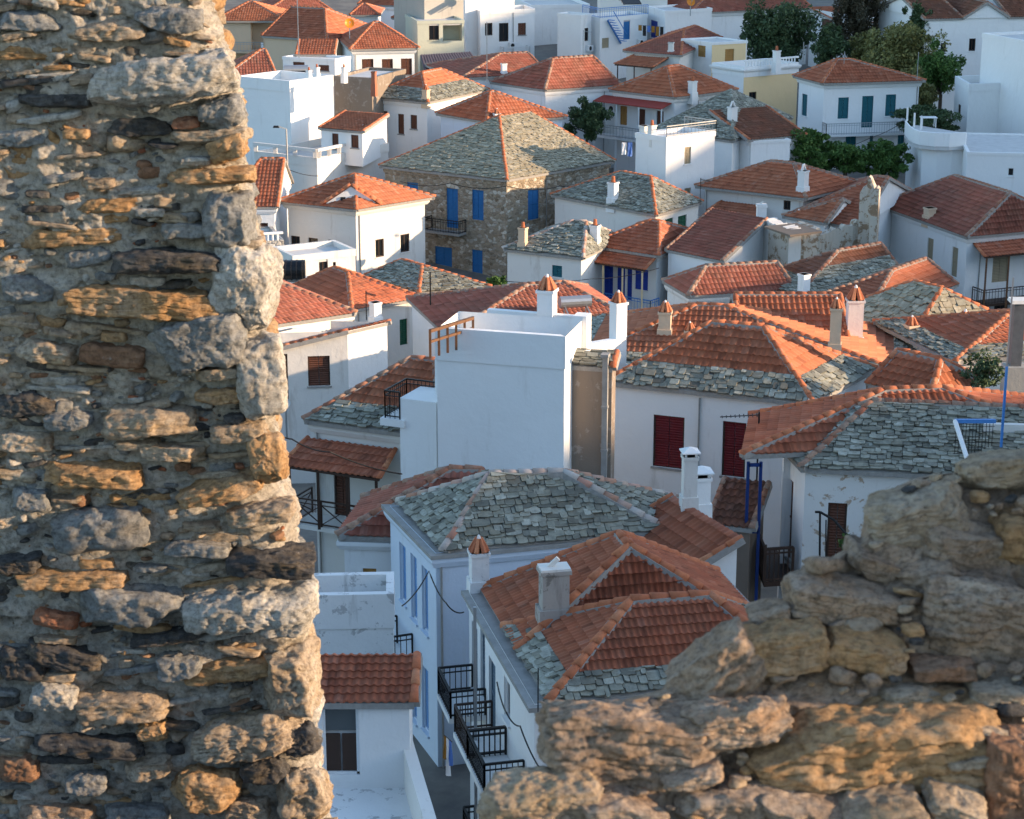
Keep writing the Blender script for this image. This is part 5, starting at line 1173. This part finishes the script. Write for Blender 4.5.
rockmat('rk_brown', (.22, .15, .10), (.37, .275, .20), (.50, .40, .31), (.42, .22, .09), .5, 6)
import bmesh
_ico = {}
def ico(n):
    if n not in _ico:
        bm = bmesh.new(); bmesh.ops.create_icosphere(bm, subdivisions=n, radius=1)
        _ico[n] = (np.array([v.co[:] for v in bm.verts]), np.array([[v.index for v in f.verts] for f in bm.faces])); bm.free()
    return _ico[n]
def rock(seed, w, h, d, sub=4, boxy=6, strata=.3, rough=1.0, cuts=13):
    r = np.random.default_rng(seed); v, f = ico(sub); off = r.random(3) * 50
    p = v / (np.sum(np.abs(v) ** boxy, 1) ** (1 / boxy))[:, None]
    for _ in range(cuts):
        n = r.normal(size=3); n[1] *= .7; n /= np.linalg.norm(n); sup = np.max(p @ n); k = sup * r.uniform(.74, .97)
        ex = p @ n - k; p = p - np.where(ex > 0, ex * .985, 0)[:, None] * n
    sc = np.array([w, d, h]) / 2; q = p * sc; m = (w * d * h) ** (1 / 3); mm = max(w, h)
    wp = np.stack([fbm(q * (2.6 / mm) + off + k * 11, 3, .5) for k in range(3)], 1); q = q + wp * np.array([.09 * w, .08 * m, .12 * h]) * rough
    nrm = v
    if strata:
        zz = q[:, 2] * (13 / m) + fbm(q * (2.0 / m) + off, 3) * 1.6; t = zz - np.floor(zz); lev = pn(np.stack([np.floor(zz) * 1.7 + off[0], q[:, 0] * 3 / m, q[:, 1] * 0], 1))
        st = lev * 1.6 - np.clip((np.abs(t - .5) - .38) * 6, 0, 1) * .9
        q[:, :2] += nrm[:, :2] * (st * m * .045 * strata)[:, None]
    a = fbm(q * (5.5 / m) + off + 5, 3, .5); stp = np.round(a * 4) / 4 * .85 + a * .15
    q = q + nrm * (stp * .065 * m * rough)[:, None]
    q = q + nrm * (fbm(q * (16 / m) + off, 4, .62) * .015 * m * rough)[:, None]
    return q, f
def rotm(rz, rx=0, ry=0):
    return np.array(Matrix.Rotation(R(ry), 3, 'Y') @ Matrix.Rotation(R(rx), 3, 'X') @ Matrix.Rotation(R(rz), 3, 'Z'))
def interp(tab, y):
    for (a, ha), (b, hb) in zip(tab, tab[1:]):
        if y <= b: return ha + (hb - ha) * (y - a) / (b - a) if y >= a else ha
    return tab[-1][1]
def hnoise(n):  return None
# ------------------------------------------------------------------ left ruin
YL = 8.0
SIL = [(-80, 196), (0, 203), (20, 210), (45, 214), (90, 226), (110, 232), (150, 236), (200, 240), (215, 242), (250, 252), (300, 262), (350, 262), (400, 270), (450, 272), (480, 268), (520, 284), (560, 288), (620, 298), (700, 306), (760, 310), (819, 318), (1000, 340)]
ruin = thing('ruined_wall', 'tall ruined wall of rough stones and crumbling mortar filling the left side', 'wall', (-1.6, YL + .4, 19.8))
def mortar_body(root, Yf, pys, xl, xr, thick, amp, name='mortar', mat='rk_mortar', step=.014, ylean=None, xtab=None):
    rows = []; 
    for py in pys:
        Y0 = Yf(py); x1 = xr(py); z = PY(0, py, Y0).z; k = Y0 / ray(0, py).y
        xa = (xl - CX) / F * k; xb = (x1 - CX) / F * k; rows.append((z, Y0, xa, xb))
    nf = int((rows[0][3] - rows[0][2]) / step) + 1; rr = .13; ne = 34; P = []
    for (z, Y0, xa, xb) in rows:
        row = [(xa, Y0 + thick, z)]
        for i in range(nf): row.append((xa + (xb - rr - xa) * i / (nf - 1), Y0, z))
        for i in range(1, 9): t = math.pi / 2 * i / 8; row.append((xb - rr + math.sin(t) * rr, Y0 + rr - math.cos(t) * rr, z))
        for i in range(1, ne): yy = Y0 + rr + (thick - rr) * i / (ne - 1); row.append((xb * (yy / (Y0 + rr)) - .05 * i / ne, yy, z))
        row.append((xa, Y0 + thick + .01, z)); P.append(row)
    A = np.array(P); nv, nu = A.shape[:2]; Q = A.reshape(-1, 3)
    tu = np.gradient(A, axis=1); tv = np.gradient(A, axis=0); N = np.cross(tu, tv).reshape(-1, 3); N /= (np.linalg.norm(N, axis=1) + 1e-9)[:, None]
    if N[nu * (nv // 2) + nf // 2][1] > 0: N = -N
    s = np.array([1, 1, 1.35])
    dsp = fbm(Q * s * 2.6, 5, .52) * .75 + rfbm(Q * s * 6, 4, .55) * .16 - np.clip(fbm(Q * s * 9 + 20, 4, .6) - .2, 0, 1) * 1.6 + fbm(Q * 30, 4, .65) * .22
    Q = Q + N * (dsp * amp)[:, None]
    i = np.arange(nv - 1)[:, None] * nu + np.arange(nu - 1)[None, :]
    f = np.stack([i, i + 1, i + nu + 1, i + nu], -1).reshape(-1, 4)
    mkobj(name, Q, f, mat, root, None, True)
mortar_body(ruin, lambda y: YL + .085, list(np.arange(-60, 900, 3.0)), -260, lambda y: interp(SIL, y), 1.15, .085)
BIG = [(172, 78, 146, 50, -7, 'pale', .36), (42, 50, 84, 18, 0, 'ochre', .1), (142, 125, 60, 20, 0, 'dark', .12), (188, 121, 26, 12, -5, 'brick', .16), (222, 112, 42, 34, 0, 'grey', .22), (212, 136, 72, 16, -4, 'tan', .2),
       (230, 148, 36, 26, -20, 'ochre', .25), (199, 160, 30, 10, 0, 'pale', .2), (212, 174, 80, 18, 0, 'ochre', .2), (229, 218, 48, 54, 0, 'grey', .25), (35, 152, 62, 44, -25, 'ochre', .08), (22, 135, 50, 22, 0, 'grey', .12),
       (186, 230, 44, 20, 0, 'grey', .2), (72, 234, 102, 24, -3, 'ochre', .12), (172, 260, 102, 28, 3, 'dark', .3), (149, 300, 150, 38, 1, 'ochre', .3), (201, 335, 88, 62, -10, 'grey', .34), (245, 287, 62, 92, 12, 'pale', .28), (263, 374, 46, 78, -4, 'pale', .28),
       (92, 257, 42, 22, -12, 'grey', .12), (222, 372, 50, 14, -6, 'tan', .25), (228, 393, 60, 16, -4, 'ochre', .22), (150, 420, 84, 34, 0, 'tan', .3), (269, 456, 32, 52, -10, 'ochre', .3), (222, 486, 78, 26, -14, 'ochre', .28),
       (98, 468, 90, 26, 2, 'ochre', .25), (34, 498, 36, 26, 0, 'grey', .2), (104, 526, 92, 46, -6, 'grey', .3), (262, 512, 64, 26, -8, 'tan', .25), (276, 561, 86, 26, 3, 'dark', .32), (76, 571, 100, 20, 0, 'ochre', .25), (135, 597, 100, 42, 3, 'grey', .3),
       (252, 601, 118, 46, -4, 'pale', .34), (58, 616, 40, 22, 8, 'brick', .2), (65, 652, 68, 28, 14, 'dark', .22), (168, 633, 66, 13, -7, 'dark', .22), (56, 694, 42, 28, 8, 'pale', .25), (120, 697, 100, 42, -5, 'tan', .25), (232, 662, 88, 26, -3, 'ochre', .2),
       (292, 675, 54, 76, 0, 'tan', .28), (250, 732, 100, 52, -10, 'tan', .34), (92, 738, 104, 24, 3, 'dark', .25), (155, 728, 28, 20, 0, 'ochre', .22), (266, 766, 42, 32, -12, 'dark', .28), (301, 738, 34, 30, -10, 'dark', .28), (206, 787, 64, 44, -4, 'ochre', .34),
       (303, 792, 52, 62, 0, 'tan', .28), (88, 781, 38, 24, 0, 'grey', .25), (18, 765, 42, 30, 0, 'rust', .2), (288, 624, 50, 24, -8, 'pale', .28), (22, 660, 46, 36, 0, 'dark', .2), (30, 20, 60, 22, 0, 'grey', .15), (110, 30, 70, 24, -8, 'tan', .2),
       (170, 18, 60, 26, 5, 'grey', .2), (60, 100, 70, 18, 0, 'dark', .15), (110, 205, 60, 18, -6, 'ochre', .15), (30, 290, 50, 34, 0, 'grey', .15), (50, 350, 60, 26, 6, 'tan', .18), (115, 352, 60, 26, 5, 'rust', .15), (25, 400, 60, 30, 0, 'dark', .16), (70, 418, 44, 20, 0, 'grey', .2),
       (28, 440, 50, 24, 0, 'tan', .18), (175, 452, 60, 18, 4, 'tan', .25), (240, 432, 50, 22, -5, 'tan', .25), (200, 545, 60, 16, 3, 'grey', .22), (20, 560, 44, 22, 0, 'dark', .18), (180, 664, 40, 26, 0, 'grey', .22), (150, 765, 44, 22, -10, 'tan', .25), (60, 810, 70, 24, 0, 'brown', .22), (140, 812, 60, 26, 0, 'grey', .25), (250, 806, 44, 24, 0, 'tan', .25)]
def put_rock(root, x, y, w, h, rz, mat, Y, prot, seed, name='stone', dmul=1.0, sub=None, **k):
    m = Y / ray(x, y).y / F; W = w * m * 1.06; D = max(min(W, .5) * .7, h * m * .85, .16) * dmul; Yc = Y + D / 2 - prot * .55; H = max(h * m * .85, (h * m - D * .12) * 1.06); c = PY(x, y, Yc)
    sub = sub or (6 if w * h > 4500 else 5)
    q, f = rock(seed, W, H, D, sub, **k)
    M = rotm(0, -8 + (seed % 7) * 2, rz); q = q @ M.T + np.array([c.x, Yc, c.z])
    return mkobj(name, q, f, 'rk_' + mat, root, None, True)
for i, (x, y, w_, h_, rz, mt, pr) in enumerate(BIG):
    put_rock(ruin, x, y, w_, h_, -rz * -1, mt, YL + .1, pr, 100 + i, boxy=9 if h_ < 30 else 5.5, strata=1.1 if mt in ('ochre', 'dark', 'tan') else .3)
def fillers(root, n, box, inside, Y, big, smin, smax, seed, mats, xr=None, prot=.05):
    rr = random.Random(seed); by = {}; placed = [(b[0], b[1], b[2] * .5, b[3] * .5) for b in big]; cnt = 0; tries = 0
    while cnt < n and tries < n * 30:
        tries += 1
        x = rr.uniform(box[0], box[2]); y = rr.uniform(box[1], box[3]); w = rr.uniform(smin, smax) * rr.choice((.6, 1, 1.3)); h = w * rr.uniform(.2, .6)
        if not inside(x, y): continue
        if any(abs(x - a) < (c + w * .35) and abs(y - b) < (d + h * .3) for a, b, c, d in placed): continue
        placed.append((x, y, w * .45, h * .45)); Yq = Y(y) if callable(Y) else Y; c = PY(x, y, Yq); m = Yq / ray(x, y).y / F; W = w * m; H = h * m; D = max(W * .7, H)
        q, f = rock(seed + tries, W, H, D, 3, boxy=7, strata=.7, rough=1.1, cuts=10)
        q = q @ rotm(rr.uniform(0, 60), rr.uniform(-20, 20), rr.uniform(-18, 18)).T + np.array([c.x, Yq + D / 2 - rr.uniform(.2, 1.0) * prot - D * .18, c.z])
        mt = rr.choice(mats); L = by.setdefault(mt, [[], [], 0]); L[0].append(q); L[1].append(f + L[2]); L[2] += len(q); cnt += 1
    for mt, (a, b, _) in by.items():
        o = mkobj('rubble', np.concatenate(a), np.concatenate(b), 'rk_' + mt, root, None, True); o['kind'] = 'stuff'
fillers(ruin, 520, (-40, -20, 330, 840), lambda x, y: x < interp(SIL, y) - 4, YL + .1, BIG, 8, 30, 900, ['grey', 'tan', 'ochre', 'dark', 'pale', 'tan', 'grey', 'rust'])
fillers(ruin, 800, (-40, -20, 330, 840), lambda x, y: x < interp(SIL, y) - 2, YL + .1, BIG, 3, 9, 4900, ['grey', 'tan', 'pale', 'tan', 'brick'], prot=.03)
rl = random.Random(44); byl = {}
for i in range(330):
    y = rl.uniform(-20, 840); x = rl.uniform(-40, interp(SIL, y) - 8); w = rl.uniform(20, 66); h = rl.uniform(4, 10)
    if any(abs(x - b[0]) < (b[2] * .5 + w * .25) and abs(y - b[1]) < (b[3] * .42 + h * .3) for b in BIG): continue
    m_ = (YL + .1) / ray(x, y).y / F; q, f = rock(20000 + i, w * m_, h * m_, max(.14, w * m_ * .6), 4, boxy=9, strata=.8, rough=1.1, cuts=6); c = PY(x, y, YL + .12)
    q = q @ rotm(0, rl.uniform(-6, 6), rl.uniform(-12, 10)).T + np.array([c.x, YL + .10 - rl.uniform(0, .05) + w * m_ * .2, c.z]); mt = rl.choice(['tan', 'ochre', 'grey', 'tan', 'pale', 'tan', 'dark'])
    L_ = byl.setdefault(mt, [[], [], 0]); L_[0].append(q); L_[1].append(f + L_[2]); L_[2] += len(q)
for mt, (a_, b_, _) in byl.items(): o = mkobj('thin_ledges', np.concatenate(a_), np.concatenate(b_), 'rk_' + mt, ruin, None, True); o['kind'] = 'stuff'
# stones of the broken end, seen from the side
rr_ = random.Random(3); k_ = 0
for yy in range(0, 840, 15):
    for dep in (.35, .68, .98):
        x = interp(SIL, yy); p = PY(x, yy, YL + .1); q, f = rock(7000 + k_, rr_.uniform(.12, .3), rr_.uniform(.06, .14), rr_.uniform(.2, .36), 3, boxy=4, strata=.6, rough=1.2, cuts=8); k_ += 1
        if rr_.random() < .6: mkobj('stone', q + np.array([p.x * (1 + dep / YL) - .09, YL + .1 + dep, p.z + rr_.uniform(-.05, .05)]), f, 'rk_' + rr_.choice(['tan', 'pale', 'ochre', 'grey']), ruin, None, True)
# ------------------------------------------------------------------ right rock wall
wall2 = thing('rubble_wall', 'low tumbledown wall of big weathered rocks in the lower right foreground', 'wall', (1.4, 4.2, 24.2))
SR = [(445, 1060), (470, 960), (478, 905), (500, 856), (540, 848), (575, 792), (610, 775), (630, 705), (655, 680), (690, 650), (705, 590), (720, 556), (765, 548), (782, 500), (806, 486), (830, 470), (960, 450)]
def YR(y): return 3.55 + max(0, (819 - y)) / 370 * .75
def mortar_sheet(root):
    pys = np.arange(452, 930, 3.2); P = []
    nf = 260
    for py in pys:
        xl = interp(SR, py) + 10; xr = 1300; Y0 = YR(py) + .115; row = []
        row.append((*PY(xl + 20, py, Y0 + .75),)); row.append((*PY(xl + 4, py, Y0 + .3),))
        for i in range(nf): row.append((*PY(xl + (xr - xl) * (i / (nf - 1)) ** 1.0, py, Y0 + (.06 * max(0, 1 - i / 5)) ** 1),))
        P.append(row)
    top = [[(a[0], a[1] + 1.1, a[2] - .5) for a in P[0]]]
    A = np.array(top + P); nv, nu = A.shape[:2]; Q = A.reshape(-1, 3)
    N = np.tile(np.array([0, -.93, .35]), (len(Q), 1)); s = np.array([1, 1, 1.35])
    dsp = fbm(Q * s * 4, 5, .55) * .8 + rfbm(Q * s * 9, 4, .55) * .18 - np.clip(fbm(Q * s * 9 + 20, 4, .6) - .2, 0, 1) * 1.2 + fbm(Q * 60, 3, .6) * .10
    Q = Q + N * (dsp * .05)[:, None]
    i = np.arange(nv - 1)[:, None] * nu + np.arange(nu - 1)[None, :]
    mkobj('mortar', Q, np.stack([i, i + 1, i + nu + 1, i + nu], -1).reshape(-1, 4), 'rk_brown', root, None, True)
mortar_sheet(wall2)
BR = [(540, 794, 112, 40, -4, 'tan', .16), (636, 744, 176, 88, 3, 'brown', .16), (735, 722, 100, 44, -8, 'brown', .2), (716, 668, 88, 66, -38, 'brown', .12), (780, 648, 96, 54, -4, 'ochre', .16), (862, 648, 80, 42, 6, 'ochre', .15),
      (842, 598, 108, 44, 10, 'brown', .12), (916, 514, 92, 50, -14, 'tan', .14), (1004, 470, 90, 40, -5, 'tan', .1), (985, 618, 130, 84, 8, 'brown', .13), (872, 740, 240, 94, -4, 'ochre', .22), (1008, 775, 56, 90, 0, 'rust', .14),
      (960, 545, 90, 54, 12, 'brown', .1), (1030, 540, 70, 60, 0, 'ochre', .1), (925, 570, 60, 34, -10, 'brown', .1), (940, 668, 60, 26, 0, 'rust', .1), (1000, 690, 60, 22, 5, 'tan', .14), (620, 806, 90, 30, 6, 'brown', .14), (720, 800, 90, 36, -4, 'brown', .12), (800, 806, 80, 30, 8, 'brown', .14),
      (880, 808, 90, 30, -5, 'tan', .18), (955, 805, 60, 34, 10, 'tan', .18), (975, 726, 56, 18, 8, 'tan', .18), (968, 752, 50, 14, -10, 'tan', .18), (690, 770, 60, 18, -10, 'brown', .16), (1075, 500, 90, 60, 0, 'brown', .1), (1080, 600, 100, 70, 0, 'tan', .1), (1080, 700, 90, 80, 0, 'brown', .12), (800, 695, 70, 20, 4, 'brown', .1), (905, 690, 60, 18, -3, 'tan', .1), (770, 612, 40, 20, -20, 'brown', .08), (870, 560, 50, 30, 20, 'brown', .08)]
for i, (x, y, w_, h_, rz, mt, pr) in enumerate(BR):
    put_rock(wall2, x, y, w_, h_, rz, mt, YR(y) + .1, pr, 300 + i, dmul=.95, boxy=8, strata=1.5 if mt != 'grey' else .6, rough=.8, sub=6 if w_ > 90 else 5, cuts=12)
fillers(wall2, 260, (500, 460, 1100, 840), lambda x, y: x > interp(SR, y) + 14, lambda y: YR(y) + .08, BR, 10, 40, 1900, ['brown', 'tan', 'ochre', 'brown', 'tan', 'dark'], prot=.04)

# unseen masonry added right of the picture to keep the low sun off these rocks
stub = []
r5 = random.Random(12)
for i in range(110):
    x = r5.uniform(2.3, 3.6); y = r5.uniform(3.85, 5.9); z = r5.uniform(22.5, 27.6); q, f = rock(12000 + i, r5.uniform(.5, .9), r5.uniform(.3, .45), r5.uniform(.5, .9), 3, boxy=4, strata=.5); stub.append((q + np.array([x, y, z]), f))
n_ = 0; V = []; Fc = []
for q, f in stub: V.append(q); Fc.append(f + n_); n_ += len(q)
o = mkobj('higher_masonry', np.concatenate(V), np.concatenate(Fc), 'rk_brown', wall2, None, True); o['kind'] = 'stuff'
m = MB(); m.box((2.95, 4.95), Vector((1, 0, 0)), Vector((0, 1, 0)), .6, 1.1, 22, 27.5, .95); m.build('core', 'rk_mortar', wall2)  # solid block added inside the unseen masonry to stop the sun
# ------------------------------------------------------------------ ground, ridge, light, camera
def terrain():
    xs = [-900, -500, -300, -180] + list(range(-120, 121, 6)) + [180, 300, 500, 900]
    ys = [-400, -100, -30, -10, -3, 0, 1.5, 3, 4.5, 6, 7.5, 9, 12, 16, 20, 25, 30, 35, 40, 44, 48] + list(range(54, 200, 6)) + [220, 260, 300, 400, 600, 1000, 2000, 4000]
    v = []; f = []
    for y in ys:
        for x in xs:
            z = GZ(y) + (noise.noise(Vector((x * .05, y * .05, 3))) * (1.0 if 9 < y < 46 or y > 200 else .25))
            v.append((x, y, z - (.5 if y < 12 else 0)))
    n = len(xs)
    for j in range(len(ys) - 1):
        for i in range(n - 1): f.append((j * n + i, j * n + i + 1, (j + 1) * n + i + 1, (j + 1) * n + i))
    m, nt, b = newmat('earth'); vv = coords(nt)
    c = mix(nt, ramp(nt, noi(nt, vv, .5, 6, .7), [(.4, 0), (.6, 1)]), (.13, .12, .11), (.19, .175, .15)); setc(nt, b, c)
    o = mkobj('ground', v, f, m); o['kind'] = 'structure'
terrain()
def ridge():
    """unseen high ground added east of the town, shaped to shade the lower streets"""
    prof = RIDGE; v = []; f = []
    X0 = 170.0
    for j, (y, h) in enumerate(prof):
        for dx, k in ((-75, 0), (-50, .3), (-25, .66), (-8, .93), (0, 1), (12, .96), (60, .5), (120, 0)):
            nz = noise.noise(Vector((dx * .03, y * .03, 1))) * .6 if k > 0 else 0
            v.append((X0 + dx, y, (h + nz) * k + (GZ(y) - 2) * (1 - k)))
    n = 8
    for j in range(len(prof) - 1):
        for i in range(n - 1): f.append((j * n + i, j * n + i + 1, (j + 1) * n + i + 1, (j + 1) * n + i))
    m, nt, b = newmat('scrub'); vv = coords(nt)
    c = mix(nt, ramp(nt, noi(nt, vv, .4, 8, .7), [(.42, 0), (.55, 1)]), (.20, .17, .12), (.06, .075, .035)); setc(nt, b, c)
    o = mkobj('hill', v, f, m); o['kind'] = 'structure'
RIDGE = [(-230, 38), (-90, 40), (-40, 45), (-10, 47), (5, 46), (20, 46), (30, 45), (40, 40.8), (45, 38.3), (70, 37.2), (92, 36.3), (103, 39), (115, 42.5), (140, 44.5), (230, 46), (310, 40), (500, 10)]  # crest heights of the added high ground, shaped to set the shade line
ridge()
SUN_EL = R(12.0); SUN_AZ = R(10.0)      # azimuth measured from +X towards the camera side (-Y)
sd = Vector((math.cos(SUN_EL) * math.cos(SUN_AZ), -math.cos(SUN_EL) * math.sin(SUN_AZ), math.sin(SUN_EL)))
w = bpy.data.worlds.new('World'); scene.world = w; w.use_nodes = True
nt = w.node_tree; sky = nt.nodes.new('ShaderNodeTexSky'); sky.sky_type = 'NISHITA'; sky.sun_disc = False
sky.sun_elevation = SUN_EL; sky.sun_rotation = math.atan2(sd.x, sd.y); sky.altitude = 100; sky.air_density = 1.0; sky.dust_density = .6; sky.ozone_density = 1.6
nt.links.new(sky.outputs[0], nt.nodes['Background'].inputs[0]); nt.nodes['Background'].inputs[1].default_value = .15
sun = bpy.data.lights.new('sun', 'SUN'); sun.energy = 3.2; sun.angle = R(.5); sun.color = (1, .72, .46)
so = bpy.data.objects.new('sun', sun); COL.objects.link(so); so.rotation_euler = sd.to_track_quat('Z', 'Y').to_euler(); so.location = (60, 0, 60)
cam = bpy.data.cameras.new('camera'); co = bpy.data.objects.new('camera', cam); COL.objects.link(co)
co.location = (0, 0, CZ); co.rotation_euler = (math.pi / 2 - PITCH, 0, 0); cam.sensor_width = 36; cam.lens = F / 1024 * 36; cam.clip_end = 6000; cam.clip_start = .1
cam.dof.use_dof = True; cam.dof.focus_distance = 28; cam.dof.aperture_fstop = 12
scene.camera = co
scene.view_settings.view_transform = 'Standard'; scene.view_settings.look = 'None'; scene.view_settings.exposure = EXPOSURE; scene.view_settings.gamma = 1
scene.render.engine = 'CYCLES'; scene.cycles.use_denoising = True
scene.cycles.max_bounces = 5; scene.cycles.diffuse_bounces = 3
